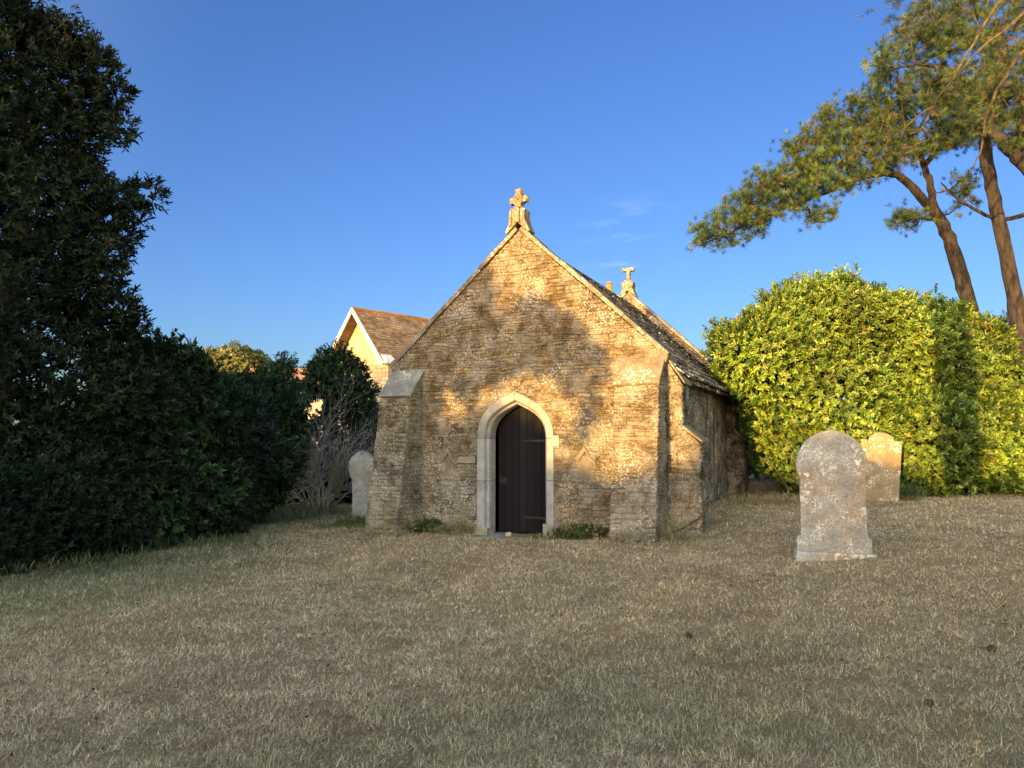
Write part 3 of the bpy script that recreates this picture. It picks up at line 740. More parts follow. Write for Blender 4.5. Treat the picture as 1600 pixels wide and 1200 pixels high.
# front one: rounded head overhanging the shaft, moulded foot on a plinth
half = [(.405, .05), (.405, .22), (.39, .25), (.368, .258), (.358, .30), (.352, .93), (.36, .935), (.378, .98), (.392, 1.05), (.39, 1.12), (.365, 1.21), (.315, 1.30), (.25, 1.375), (.17, 1.43), (.08, 1.465), (0, 1.478)]
def plinth(e):
    mb = MB(); mb.prism([V(-.44, -.17, -.1), V(.45, -.17, -.1), V(.43, -.165, .075), (-.42, -.165, .085)], V(0, .34, 0), (.44, .42, .37)); mb.build('plinth', M['grave'], e, bevel=.02)
hs = headstone('headstone', 1303, 872, 9.0, R(-15), mirror(half), .12, (0., 0), 'grey lichened headstone with overhanging round head on a white plinth', plinth)
half = [(.33, -.1), (.355, 1.08), (.36, 1.15), (.245, 1.15), (.238, 1.10), (.23, 1.14), (.20, 1.21), (.14, 1.265), (.06, 1.295), (0, 1.30)]
headstone('headstone', 1374, 790, 14.8, R(-22), mirror(half), .10, (3.5, -1), 'golden lit headstone with square shoulders standing before the bright hedge', tone=(.27, .225, .14))
half = [(.19, -.1), (.20, .35), (.235, .75), (.30, .9), (.325, 1.02), (.31, 1.12), (.25, 1.22), (.15, 1.30), (.05, 1.345), (0, 1.355)]
headstone('headstone', 564, 803, 16.0, R(-24), mirror(half), .09, (1.2, 0), 'pale grey headstone with pointed head beside the left chapel buttress', tone=(.47, .48, .45))

# ------------------------------------------------------------------ foliage
def dnoise(d, f, rs):
    a = rs.uniform(-1, 1, (4, 3)) * f; p = rs.uniform(0, 6.28, 4)
    return sum(np.sin(d @ a[i] + p[i]) for i in range(4)) / 4
def lobe_points(lobes, n, rs, amp=.16, depth=(.78, 1.03), minz=None, flat=None):
    """points with outward direction on the shell of a union of ellipsoids"""
    C_ = np.array([l[0] for l in lobes], float); S_ = np.array([l[1] if np.ndim(l[1]) else (l[1],) * 3 for l in lobes], float)
    wgt = (S_.prod(1)) ** (2 / 3.); wgt /= wgt.sum(); idx = rs.choice(len(lobes), n, p=wgt)
    d = unit(rs.normal(size=(n, 3)))
    r = np.ones(n)
    for k in range(len(lobes)):
        m_ = idx == k; rk = np.random.RandomState(1000 + k)
        r[m_] = 1 + amp * dnoise(d[m_], 4.5, rk) + amp * .6 * dnoise(d[m_], 10, rk) + amp * .38 * dnoise(d[m_], 24, rk)
    r = r * rs.uniform(depth[0], depth[1], n) * np.where(rs.rand(n) < .035, 1.09, 1)
    P = C_[idx] + d * S_[idx] * r[:, None]; nd = unit(d / S_[idx])
    keep = np.ones(n, bool)
    for k in range(len(lobes)):
        q = np.linalg.norm((P - C_[k]) / S_[k], axis=1); keep &= (q > .72) | (idx == k)
    keep &= P[:, 2] > gz(P[:, 0], P[:, 1]) + (0.02 if minz is None else minz)
    return P[keep], nd[keep]
def shoots(P, A, k, Ln, Wd, rs, spread=(.3, 1.25), slen=.1, tone=None, lt=.25, fold=.15):
    """k leaves round each shoot axis; returns verts, faces, tones"""
    n = len(P); N = n * k
    a = np.repeat(unit(A), k, 0); B = np.repeat(P, k, 0)
    j = np.tile(np.arange(k), n); ph = j * 2.4 + np.repeat(rs.uniform(0, 6.28, n), k) + rs.normal(0, .3, N)
    tt = rs.uniform(spread[0], spread[1], N)
    ref = np.where(np.abs(a[:, 2:3]) < .9, V(0, 0, 1)[None], V(1, 0, 0)[None]); e1 = unit(np.cross(a, ref)); e2 = np.cross(a, e1)
    rad = e1 * np.cos(ph)[:, None] + e2 * np.sin(ph)[:, None]
    d = a * np.cos(tt)[:, None] + rad * np.sin(tt)[:, None]
    B = B + a * (slen * (j / max(k - 1, 1)))[:, None] * rs.uniform(.7, 1.2, N)[:, None]
    s_ = unit(np.cross(d, a) + 1e-5); nr = np.cross(s_, d)
    l = Ln * rs.uniform(.65, 1.2, N)[:, None]; w_ = Wd * rs.uniform(.75, 1.15, N)[:, None]
    v = np.empty((N, 4, 3)); v[:, 0] = B; v[:, 1] = B + d * l * .5 + s_ * w_ * .5 + nr * w_ * fold; v[:, 2] = B + d * l - nr * l * .1; v[:, 3] = B + d * l * .5 - s_ * w_ * .5 + nr * w_ * fold
    t_ = np.repeat(tone, k, 0) * rs.uniform(1 - lt, 1 + lt, N)[:, None]
    return v.reshape(-1, 3), np.arange(N * 4).reshape(-1, 4), np.repeat(t_, 4, 0)
def pal_tones(n, cols, rs, P=None, w_=None):
    cols = np.array(cols, float); ix = rs.choice(len(cols), n, p=w_); t_ = cols[ix]
    if P is not None: t_ = t_ * (1 + .35 * np.sin(P[:, 0] * 2.1 + 1.3 * P[:, 2]) * np.sin(P[:, 1] * 1.7 + P[:, 2] * 2.3))[:, None]
    return t_ * rs.uniform(.8, 1.2, n)[:, None]

def grow(roots, targets, rs, step=.22, tip=.007, wob=.03, powr=2.2, maxr=None, sag=0., curl=.25):
    """connect every target to the nearest node of the skeleton; roots: list of polylines"""
    nodes_ = []; par = []
    for poly in roots:
        for i, p in enumerate(poly): nodes_.append(p); par.append(-1)
    nroot = len(nodes_)
    cap = nroot + len(targets) * 60; arr = np.empty((cap, 3)); arr[:nroot] = np.array(nodes_); par = list(par); n = nroot
    d0 = np.min(np.linalg.norm(targets[:, None] - arr[None, :nroot], axis=2), axis=1)
    tips = []; indir = np.zeros((cap, 3))
    for ti in np.argsort(d0):
        T = targets[ti]; dist = np.linalg.norm(arr[:n] - T, axis=1); k = int(np.argmin(dist)); dd = dist[k]
        m_ = max(1, min(int(dd / step), 50)); a = arr[k].copy(); p = k
        bend = indir[k] * dd * curl
        for i in range(1, m_ + 1):
            f = i / m_; q = a * (1 - f) + T * f + bend * (f * (1 - f)) * 2 + rs.normal(0, wob, 3) * (0 if i == m_ else 1); q[2] -= sag * dd * f * (1 - f)
            if n >= cap: break
            arr[n] = q; indir[n] = unit(q - arr[p]); par.append(p); p = n; n += 1
        tips.append(p)
    arr = arr[:n]; par = np.array(par); acc = np.zeros(n); acc[tips] += 1
    rad = np.full(n, 0.); cnt = np.zeros(n)
    for i in range(n - 1, nroot - 1, -1):
        if cnt[i] == 0: cnt[i] = tip ** powr
        if par[i] >= 0: cnt[par[i]] += cnt[i]
    rad = cnt ** (1 / powr)
    if maxr: rad = np.minimum(rad, maxr)
    return arr, par, rad, np.array(tips), nroot
def tubes(arr, par, rad, nroot, sides=5):
    i = np.arange(nroot, len(arr)); p = par[i]; a = arr[p]; b_ = arr[i]; T = unit(b_ - a)
    ref = np.where(np.abs(T[:, 2:3]) < .9, V(0, 0, 1)[None], V(1, 0, 0)[None]); e1 = unit(np.cross(T, ref)); e2 = np.cross(T, e1)
    r0 = np.where(p < nroot, rad[i] * 1.15, rad[p]); r0 = np.minimum(r0, rad[i] * 1.5); r1 = rad[i]
    n = len(i); v = np.empty((n, 2, sides, 3))
    for k in range(sides):
        t_ = 2 * math.pi * k / sides; o_ = e1 * math.cos(t_) + e2 * math.sin(t_)
        v[:, 0, k] = a + o_ * r0[:, None]; v[:, 1, k] = b_ + o_ * r1[:, None]
    base = np.arange(n)[:, None] * 2 * sides; f = []
    for k in range(sides): f.append(np.concatenate([base + k, base + (k + 1) % sides, base + sides + (k + 1) % sides, base + sides + k], 1))
    return v.reshape(-1, 3), np.concatenate(f, 0)

def bush(name, lobes, nshoot, cols, label, cat='shrub', group=None, mat='leaf', k=9, Ln=.1, Wd=.035, seed=1, amp=.16, upmix=.35, depth=(.72, 1.05), base=None, stems=5, ntwig=120, slen=.1, bark='bark', spread=(.3, 1.25), wts=None, part_leaf='foliage', part_stem='branches', trunk=None, tipn=None, twig_r=.006, fold=.15, inner=0, lt=.25):
    rs = np.random.RandomState(seed)
    C_ = np.array([l[0] for l in lobes]); ctr = C_.mean(0) if base is None else np.asarray(base, float)
    b0 = V(ctr[0], ctr[1], float(gz(ctr[0], ctr[1])))
    e = thing(name, b0, label, cat, group)
    P, nd = lobe_points(lobes, nshoot, rs, amp, depth)
    A_ = unit(nd + V(0, 0, upmix) + rs.normal(0, .35, P.shape))
    v, f, t_ = shoots(P, A_, k, Ln, Wd, rs, spread, slen, pal_tones(len(P), cols, rs, P, wts), fold=fold, lt=lt)
    if inner:
        P2, nd2 = lobe_points(lobes, inner, rs, amp, (.45, .78)); v2, f2, t2 = shoots(P2, unit(nd2 + rs.normal(0, .5, P2.shape)), k, Ln * 1.7, Wd * 2.2, rs, spread, slen, pal_tones(len(P2), cols, rs, P2, wts), fold=fold)
        f = np.concatenate([f, f2 + len(v)]); v = np.concatenate([v, v2]); t_ = np.concatenate([t_, t2])
    np_mesh(part_leaf, v, f, M[mat], e, t_, base=b0)
    # stems and limbs reaching into every lobe
    roots = []
    if trunk is not None:
        pts, rad_ = trunk; pth, rr_ = smooth_path(pts, rad_, 5); mbt = sweep(pth, rr_, 10, .06, rs); roots = [pth]
        mbt.build('trunk', M[bark], e, base=b0)
    else:
        roots = [np.array([b0 - V(0, 0, .05)])]
    tg, _ = lobe_points(lobes, ntwig, rs, amp, (.3, .95))
    arr, par, rad, tips, nr = grow(roots, tg, rs, step=.3, tip=twig_r, wob=.03)
    v, f = tubes(arr, par, rad, nr, 5)
    np_mesh(part_stem, v, f, M[bark], e, base=b0)
    return e
def LB(lst, Yd): return [(at(l[0], l[1], l[3] if len(l) > 3 else Yd), l[2]) for l in lst]

# --- the bright evergreen hedge right of the chapel
HL = [(1200, 560, (1.0, 1.3, 1.15), 16.6), (1165, 550, (.65, 1.1, .65), 16.2), (1235, 505, (.85, 1.3, .85), 17), (1300, 497, (.85, 1.4, .85), 17), (1355, 505, (.7, 1.4, .75), 17), (1270, 600, (1.3, 1.5, 1.5), 16.8), (1405, 535, (.85, 1.5, .9), 17), (1455, 530, (.6, 1.2, .75), 17.2),
      (1250, 690, (.85, 1.2, 1.1), 16.8), (1330, 680, (1.3, 1.5, 1.4), 16.8), (1430, 560, (1.0, 1.4, 1.2), 17.2), (1420, 690, (1.2, 1.4, 1.2), 16.9), (1225, 570, (.8, 1.2, .8), 18.8), (1215, 660, (.8, 1.3, 1.2), 20.5), (1150, 600, (.6, .8, .8), 20.5), (1160, 690, (.7, .6, 1.1), 22)]
GR = [(.15, .225, .028), (.185, .255, .036), (.11, .175, .026), (.215, .27, .055), (.05, .085, .018), (.23, .22, .05)]
bush('evergreen_hedge', LB(HL, 17), 24000, GR, 'huge sunlit yellow green evergreen bush close beside the chapel wall', 'bush', 'bright evergreen hedge', 'leaf_gloss', k=12, Ln=.098, Wd=.038, seed=3, amp=.36, upmix=.5, depth=(.78, 1.06), slen=.12, inner=6000, lt=.16, wts=[.25, .22, .2, .15, .15, .03], ntwig=250, stems=8)
HL = [(1500, 585, (.85, 1.3, 1.2), 17.4), (1520, 545, (.5, 1.0, .5), 17.3), (1500, 690, (1.1, 1.3, 1.2), 17.2), (1565, 635, (.9, 1.3, 1.0), 17.6), (1580, 710, (1.1, 1.3, 1.1), 17.4), (1660, 685, (1.2, 1.3, 1.3), 18), (1750, 690, (1.3, 1.3, 1.3), 18.5), (1475, 545, (.7, 1.1, .9), 17.6)]
bush('evergreen_hedge', LB(HL, 17.5), 16000, GR, 'lower sunlit evergreen bush at the right edge crossed by a trunk shadow', 'bush', 'bright evergreen hedge', 'leaf_gloss', k=12, Ln=.098, Wd=.038, seed=5, amp=.36, upmix=.5, depth=(.78, 1.06), slen=.12, inner=6000, lt=.16, wts=[.25, .22, .2, .15, .15, .03], ntwig=200, stems=7)

# --- the large dark tree on the left
TL = [(180, 148, .20), (188, 200, .20), (165, 120, .22), (225, 302, .15), (205, 335, .15), (150, 88, .2), (120, 62, .22), (90, 55, .25), (215, 520, .2), (236, 306, .15), (210, 350, .14), (165, 392, .3), (150, 440, .3), (185, 490, .3), (192, 372, .16), (178, 432, .16), (-10, 30, .5), (45, 125, .75), (-50, 140, 1.2), (105, 120, .4), (135, 165, .33), (20, 225, .95), (90, 210, .45), (155, 205, .20), (70, 300, .7), (140, 300, .36), (185, 310, .22), (0, 360, 1.1), (135, 365, .34), (95, 400, .45), (20, 470, 1.0), (115, 460, .33), (168, 350, .2),
      (105, 525, .5), (155, 520, .34), (195, 545, .3), (50, 590, 1.2), (140, 610, .8), (200, 620, .6), (40, 720, 1.2), (130, 730, .9), (200, 740, .65, 11.4), (20, 820, .9, 10.6), (100, 800, .7, 11), (-150, 60, 1.8), (-170, 300, 1.9), (-170, 550, 1.9), (-160, 760, 1.6), (-60, 650, 1.2)]
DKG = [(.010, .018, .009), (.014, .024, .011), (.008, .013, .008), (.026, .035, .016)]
tb = at(-10, 860, 11.3)
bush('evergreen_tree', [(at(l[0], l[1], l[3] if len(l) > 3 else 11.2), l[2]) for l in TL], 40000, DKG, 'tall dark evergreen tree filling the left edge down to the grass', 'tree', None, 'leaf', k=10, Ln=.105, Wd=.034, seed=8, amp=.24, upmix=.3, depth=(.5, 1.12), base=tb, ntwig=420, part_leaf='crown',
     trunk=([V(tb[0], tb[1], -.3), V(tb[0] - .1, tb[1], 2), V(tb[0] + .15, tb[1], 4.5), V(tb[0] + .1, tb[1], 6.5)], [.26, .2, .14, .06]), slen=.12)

# --- shrubs under and beyond it
DK2 = [(.014, .022, .013), (.019, .029, .016), (.010, .017, .010)]
G2 = [(.026, .058, .018), (.020, .043, .016), (.040, .074, .026)]
B2 = [(.034, .050, .042), (.026, .039, .034), (.048, .062, .05)]
bush('shrub', LB([(60, 830, .75, 10.2), (-20, 850, .8, 9.9), (140, 815, .7, 10.9), (100, 760, .8, 10.8), (-100, 830, 1.1, 9.6)], 10), 6000, DK2, 'low black green shrub spreading over the grass at the far left', seed=12, k=9, Ln=.09, group='dark shrubs along the left edge')
bush('shrub', LB([(235, 622, .85, 12.6), (270, 588, .5, 12.8), (215, 700, .9, 12.3), (290, 650, .8, 12.9), (210, 790, .8, 11.8), (280, 760, .85, 12.6)], 12), 9000, G2 + DK2, 'dark green leafy shrub leaning right from under the tall tree', seed=13, k=9, Ln=.10, Wd=.045, group='dark shrubs along the left edge', amp=.25, depth=(.65, 1.1))
bush('shrub', LB([(300, 635, .65, 14), (345, 655, .6, 14.5), (350, 680, .9, 14.4), (320, 730, .8, 14), (290, 590, .35, 14), (330, 800, .5, 13.4)], 14), 8000, B2 + DK2, 'dull blue green shrub with thin upright shoots midway along the left edge', seed=14, k=10, Ln=.12, Wd=.025, group='dark shrubs along the left edge', amp=.25, depth=(.65, 1.15))
bush('shrub', LB([(395, 660, .9, 16), (385, 740, .8, 15.4), (420, 700, .7, 16), (360, 780, .6, 14.8)], 15.5), 7000, G2 + DK2, 'mid green shrub spotted with white flowers beside the bare shrub', seed=15, k=8, Ln=.10, Wd=.05, group='dark shrubs along the left edge', amp=.25, depth=(.65, 1.12))
bush('shrub', LB([(430, 612, .42, 17.5), (443, 575, .22, 17.5), (413, 597, .28, 17.5), (455, 630, .3, 17.5), (415, 660, .6, 17.5)], 17.5), 2300, G2 + B2, 'upright leafy shrub with pointed top between two gaps of sky', seed=16, k=8, Ln=.09, Wd=.04, group='dark shrubs along the left edge', amp=.35, depth=(.3, 1.3))
bush('shrub', LB([(522, 575, .48, 19), (545, 592, .42, 19), (500, 592, .40, 19), (565, 622, .38, 19), (525, 608, .42, 19), (470, 615, .28, 19), (578, 660, .4, 19)], 19), 3600, DK2 + G2, 'rounded dark shrub in front of the tiled house gable', seed=17, k=8, Ln=.09, Wd=.04, group='dark shrubs along the left edge', amp=.3, depth=(.4, 1.2))
bush('shrub', LB([(460, 735, .8, 19.4), (530, 700, 1.0, 19.6), (590, 700, .8, 20.4), (400, 730, .9, 18.4), (560, 740, .8, 19.6)], 19.5), 8000, DK2, 'dark ivy covered thicket behind the leafless shrub', seed=18, k=8, Ln=.09, Wd=.05, group='dark shrubs along the left edge', amp=.15)
# white flowers on the mid shrub
fl = D.objects['shrub.003']
rs = np.random.RandomState(4)
pts = np.array([at(352, 745, 13.9), at(347, 660, 14.3), at(366, 672, 15.0), at(352, 676, 14.2), at(352, 742, 14.0), at(371, 707, 15.0), at(296, 805, 13.0)])
for p in pts:
    v, f, t_ = shoots(p[None], V(0, -1, .4)[None], 7, .06, .035, rs, (.9, 1.4), .01, V(.7, .68, .62)[None]); np_mesh('flower', v, f, M['leaf'], fl, t_, base=np.array(fl.location))
# buddleia spikes
def spikes():
    e = D.objects['shrub.002']; mb = MB(); rs = np.random.RandomState(6)
    for (px, py, qx, qy) in ((297, 560, 297, 528), (297, 545, 287, 524), (297, 545, 307, 525), (276, 575, 268, 540), (310, 575, 318, 548), (330, 590, 345, 560), (262, 560, 256, 538)):
        a = at(px, py, 14); b_ = at(qx, qy, 14); c = (a + b_) / 2 + V(.02, 0, .02)
        pth, rr_ = smooth_path([a, c, b_], [.008, .02, .006], 4); sweep(pth, rr_, 6, .3, rs, (.06, .045, .04), mb)
    mb.build('flower_spikes', M['bark'], e, base=e.location)
spikes()

# --- leafless shrub beside the pale headstone
def bare(name, base, reach, height, nst, label, seed, leaf=0, bark='twig', r0=.016, lean=(0, 0)):
    """many arching stems from one stool, each forking twice"""
    rs = np.random.RandomState(seed); b0 = V(base[0], base[1], float(gz(base[0], base[1]))); e = thing(name, b0, label, 'shrub')
    A0 = []; A1 = []; R0 = []; R1 = []; tips = []; tdir = []
    def run(p, d, length, r, level):
        n = max(3, int(length / .09)); st = length / n; c = rs.normal(0, .06, 3); q = p.copy()
        for i in range(n):
            if rs.rand() < .25: c = rs.normal(0, .07, 3)
            d = unit(d + c * .8 + V(0, 0, -.035 if level == 0 else .012)); q2 = q + d * st; f0 = 1 - .8 * i / n; f1 = 1 - .8 * (i + 1) / n
            A0.append(q); A1.append(q2); R0.append(r * f0); R1.append(r * f1)
            if level < 2 and i > n * (.18 if level == 0 else .1) and rs.rand() < (.62 if level == 0 else .5):
                side = unit(np.cross(d, rs.normal(size=3))); run(q2, unit(d + side * rs.uniform(.5, 1.1)), length * rs.uniform(.25, .5) * (1 - .4 * i / n), max(r * f1 * .65, .003), level + 1)
            q = q2
        tips.append(q); tdir.append(d)
    for k in range(nst):
        a = rs.uniform(0, 6.28); o_ = rs.uniform(.05, 1); d = unit(V(math.cos(a) * reach * o_ + lean[0], math.sin(a) * reach * o_ * .7 + lean[1], height))
        run(b0 + V(math.cos(a) * .2 * o_, math.sin(a) * .15 * o_, -.04), d, math.hypot(reach * o_, height) * rs.uniform(.7, 1.1), r0 * rs.uniform(.6, 1.1), 0)
    a = np.array(A0); b_ = np.array(A1); T = unit(b_ - a); r0_ = np.array(R0); r1_ = np.array(R1)
    ref = np.where(np.abs(T[:, 2:3]) < .9, V(0, 0, 1)[None], V(1, 0, 0)[None]); e1 = unit(np.cross(T, ref)); e2 = np.cross(T, e1); m_ = len(a); v = np.empty((m_, 2, 4, 3))
    for k in range(4):
        t_ = 2 * math.pi * k / 4; o_ = e1 * math.cos(t_) + e2 * math.sin(t_); v[:, 0, k] = a + o_ * r0_[:, None]; v[:, 1, k] = b_ + o_ * r1_[:, None]
    bs = np.arange(m_)[:, None] * 8; f = np.concatenate([np.concatenate([bs + k, bs + (k + 1) % 4, bs + 4 + (k + 1) % 4, bs + 4 + k], 1) for k in range(4)], 0)
    np_mesh('branches', v.reshape(-1, 3), f, M[bark], e, base=b0)
    if leaf:
        P = np.array(tips); v, f, t_ = shoots(P, unit(np.array(tdir) + V(0, 0, .5)), leaf, .05, .02, rs, (.3, 1.3), .1, pal_tones(len(P), [(.12, .12, .05), (.2, .16, .08)], rs))
        np_mesh('foliage', v, f, M['leaf'], e, t_, base=b0)
bare('bare_shrub', at(500, 785, 17.0), 1.75, 2.7, 48, 'leafless grey shrub with arching tangled twigs left of the chapel', 31)
bare('bare_shrub', at(625, 700, 21), .75, 3.0, 26, 'pale straggling shrub against the house wall behind the chapel', 32, leaf=3, r0=.014)
# thin pale stems beside the headstone
e = thing('sapling', (at(526, 775, 16.2)[0], 16.2, float(gz(-3.7, 16.2))), 'cluster of thin pale bare stems left of the pointed headstone', 'sapling'); mb = MB(); rs = np.random.RandomState(2)
for (a, b_) in ((524, 518), (527, 523), (529, 532), (531, 541), (526, 512)):
    p0 = at(a, 778, 16.2); p1 = at(b_, 700, 16.1); pth, rr_ = smooth_path([p0, (p0 + p1) / 2 + V(.03, 0, 0), p1], [.014, .011, .005], 4, .006, rs); sweep(pth, rr_, 6, .1, rs, mb=mb)
mb.build('stems', M['yellow_twig'], e, base=e.location)

# ------------------------------------------------------------------ pines
def needles(P, A, n, Ln, rs, tones, wd=.011):
    return shoots(P, A, n, Ln, wd, rs, (.15, 1.35), .07, tones, .3, .0)
def in_poly(x, y, poly):
    c = np.zeros(len(x), bool); n = len(poly); j = n - 1
    for i in range(n):
        xi, yi = poly[i]; xj, yj = poly[j]
        c ^= ((yi > y) != (yj > y)) & (x < (xj - xi) * (y - yi) / (yj - yi + 1e-9) + xi); j = i
    return c
def pix(P):
    """inverse of at()"""
    d = P - V(0, 0, EYE); cy = d[:, 1] * math.cos(PITCH) + d[:, 2] * math.sin(PITCH); cz = -d[:, 1] * math.sin(PITCH) + d[:, 2] * math.cos(PITCH)
    return 800 + 1202 * d[:, 0] / cy, 600 - 1202 * cz / cy
PN = [(.05, .088, .024), (.068, .105, .026), (.022, .042, .018), (.10, .13, .034), (.11, .085, .034)]
def pine(label, chains, regions, seed, bark='pine_bark', tips_n=(4, 4), needle=32, Ln=.17, droop=0., group='pines beyond the hedge', bare_frac=.0, tipr=.011, wd=.011, cols=PN, trunk_first=1):
    """chains: [(points, radii)], the first is the trunk; regions: [(pixel outline, Y0, Y1, n)]"""
    rs = np.random.RandomState(seed); b0 = chains[0][0][0]; b0 = V(b0[0], b0[1], float(gz(b0[0], b0[1])))
    e = thing('pine_tree', b0, label, 'pine tree', group); roots = []
    for i, (pts, rad_) in enumerate(chains):
        pth, rr_ = smooth_path(pts, rad_, 6, .012, rs); roots.append(pth)
        mbt = sweep(pth, rr_, 12 if i == 0 else 8, .07, rs); mbt.build('trunk' if i < trunk_first else 'limb', M[bark], e, base=b0)
    T = []
    for poly, Y0, Y1, n in regions:
        x = np.array([p[0] for p in poly]); y = np.array([p[1] for p in poly]); q = []
        while len(q) < n:
            a = rs.uniform(x.min(), x.max(), 400); b_ = rs.uniform(y.min(), y.max(), 400); k = in_poly(a, b_, poly)
            for aa, bb in zip(a[k], b_[k]): q.append(at(aa, bb, rs.uniform(Y0, Y1)))
        T += q[:n]
    T = np.array(T); arr, par, rad, tips, nr = grow(roots, T, rs, step=.2, tip=tipr, wob=.03, powr=2.5, curl=.5, sag=droop, maxr=.12)
    v, f = tubes(arr, par, rad, nr, 5); np_mesh('branches', v, f, M[bark], e, base=b0)
    # tufts at tips and on the last nodes
    PP = []; AA = []
    for t_ in tips:
        if rs.rand() < bare_frac: continue
        d = unit(arr[t_] - arr[par[t_]]) if par[t_] >= 0 else V(0, 0, 1)
        PP.append(arr[t_]); AA.append(unit(d + V(0, 0, .5))); q = t_
        for s_ in range(rs.randint(tips_n[0], tips_n[1] + 1)):
            off = rs.normal(0, .15, 3); PP.append(arr[t_] + off); AA.append(unit(d * .6 + V(0, 0, .7) + rs.normal(0, .4, 3)))
        q = par[t_]
        if q >= nr: PP.append(arr[q] + rs.normal(0, .05, 3)); AA.append(unit(d + V(0, 0, .6) + rs.normal(0, .4, 3)))
    PP = np.array(PP); AA = np.array(AA)
    v, f, tn = needles(PP, AA, needle, Ln, rs, pal_tones(len(PP), cols, rs, PP, [.28, .26, .22, .16, .08]), wd)
    np_mesh('needles', v, f, M['needle'], e, tn, base=b0)
    return e
YA = 22.
A = lambda px, py, dy=0.: at(px, py, YA + dy)
pine('leaning pine whose long lit bough reaches left towards the chapel',
     [([A(1556, 700), A(1530, 540), A(1512, 470), A(1494, 405), A(1470, 345), A(1450, 318)], [.26, .24, .21, .195, .17, .14]),
      ([A(1452, 322), A(1425, 293, -.2), A(1396, 272, -.4), A(1350, 276, -.8), A(1290, 300, -1.2), A(1210, 330, -1.5), A(1130, 368, -1.8), A(1085, 384, -1.9)], [.13, .115, .10, .085, .065, .045, .025, .010]),
      ([A(1460, 330), A(1455, 295, .2), A(1444, 258, .3), A(1420, 200, .4), A(1400, 140, .5)], [.13, .105, .09, .065, .035]),
      ([A(1396, 272, -.4), A(1350, 240, 0), A(1300, 215, .3), A(1260, 225, .3)], [.10, .07, .05, .02]),
      ([A(1470, 345, 0), A(1430, 342, -.5), A(1400, 352, -.9)], [.05, .03, .012]),
      ([A(1444, 258, .3), A(1500, 200, .2), A(1560, 160, .2)], [.08, .06, .03])],
     [([(1072, 362), (1105, 352), (1165, 290), (1210, 262), (1240, 230), (1300, 245), (1290, 300), (1225, 335), (1165, 375), (1100, 392)], 19.4, 21.2, 230),
      ([(1228, 232), (1235, 215), (1280, 178), (1340, 150), (1400, 200), (1400, 262), (1310, 300), (1280, 290)], 20.4, 22.6, 260),
      ([(1350, 150), (1375, 110), (1400, 140), (1480, 120), (1540, 140), (1560, 220), (1480, 235), (1400, 255), (1360, 230)], 20.8, 23.4, 300),
      ([(1385, 350), (1400, 335), (1440, 330), (1450, 350), (1410, 358)], 21, 22, 22),
      ([(1255, 330), (1310, 320), (1300, 345), (1270, 358)], 20.2, 21, 16),
      ([(1480, 280), (1520, 270), (1525, 320), (1490, 335)], 21.5, 22.5, 20)], 41)
YB = 20.5
B = lambda px, py, dy=0.: at(px, py, YB + dy)
pine('straight tall pine trunk at the right edge with a crossing dead limb',
     [([B(1622, 690), B(1600, 560), B(1588, 480), B(1568, 380), B(1552, 300), B(1540, 235), B(1545, 150), B(1560, 40)], [.22, .205, .195, .18, .165, .15, .125, .09]),
      ([B(1640, 330), B(1600, 336), B(1560, 343), B(1520, 325), B(1490, 305), B(1470, 285)], [.07, .065, .055, .045, .03, .02]),
      ([B(1545, 160), B(1500, 120, -.5), B(1440, 100, -1), B(1390, 110, -1.2)], [.09, .07, .05, .02]),
      ([B(1545, 180), B(1590, 140), B(1640, 110)], [.1, .08, .04])],
     [([(1360, 100), (1400, 60), (1460, 40), (1600, 60), (1660, 120), (1640, 235), (1560, 235), (1500, 190), (1420, 150)], 19.2, 22, 330),
      ([(1395, 60), (1440, 0), (1640, -60), (1660, 60), (1500, 80)], 19.5, 22, 170),
      ([(1580, 180), (1660, 170), (1660, 300), (1600, 240)], 19.5, 21.5, 60)], 42)
YC = 19.
Cc = lambda px, py, dy=0.: at(px, py, YC + dy)
pine('pine just outside the right edge sending a thick limb into view',
     [([Cc(1790, 780), Cc(1760, 560), Cc(1700, 380), Cc(1640, 300), Cc(1590, 245), Cc(1560, 215), Cc(1530, 170)], [.32, .29, .25, .21, .18, .14, .07])],
     [([(1520, 130), (1600, 100), (1700, 100), (1740, 240), (1660, 250), (1540, 220)], 18, 20.5, 120)], 43)
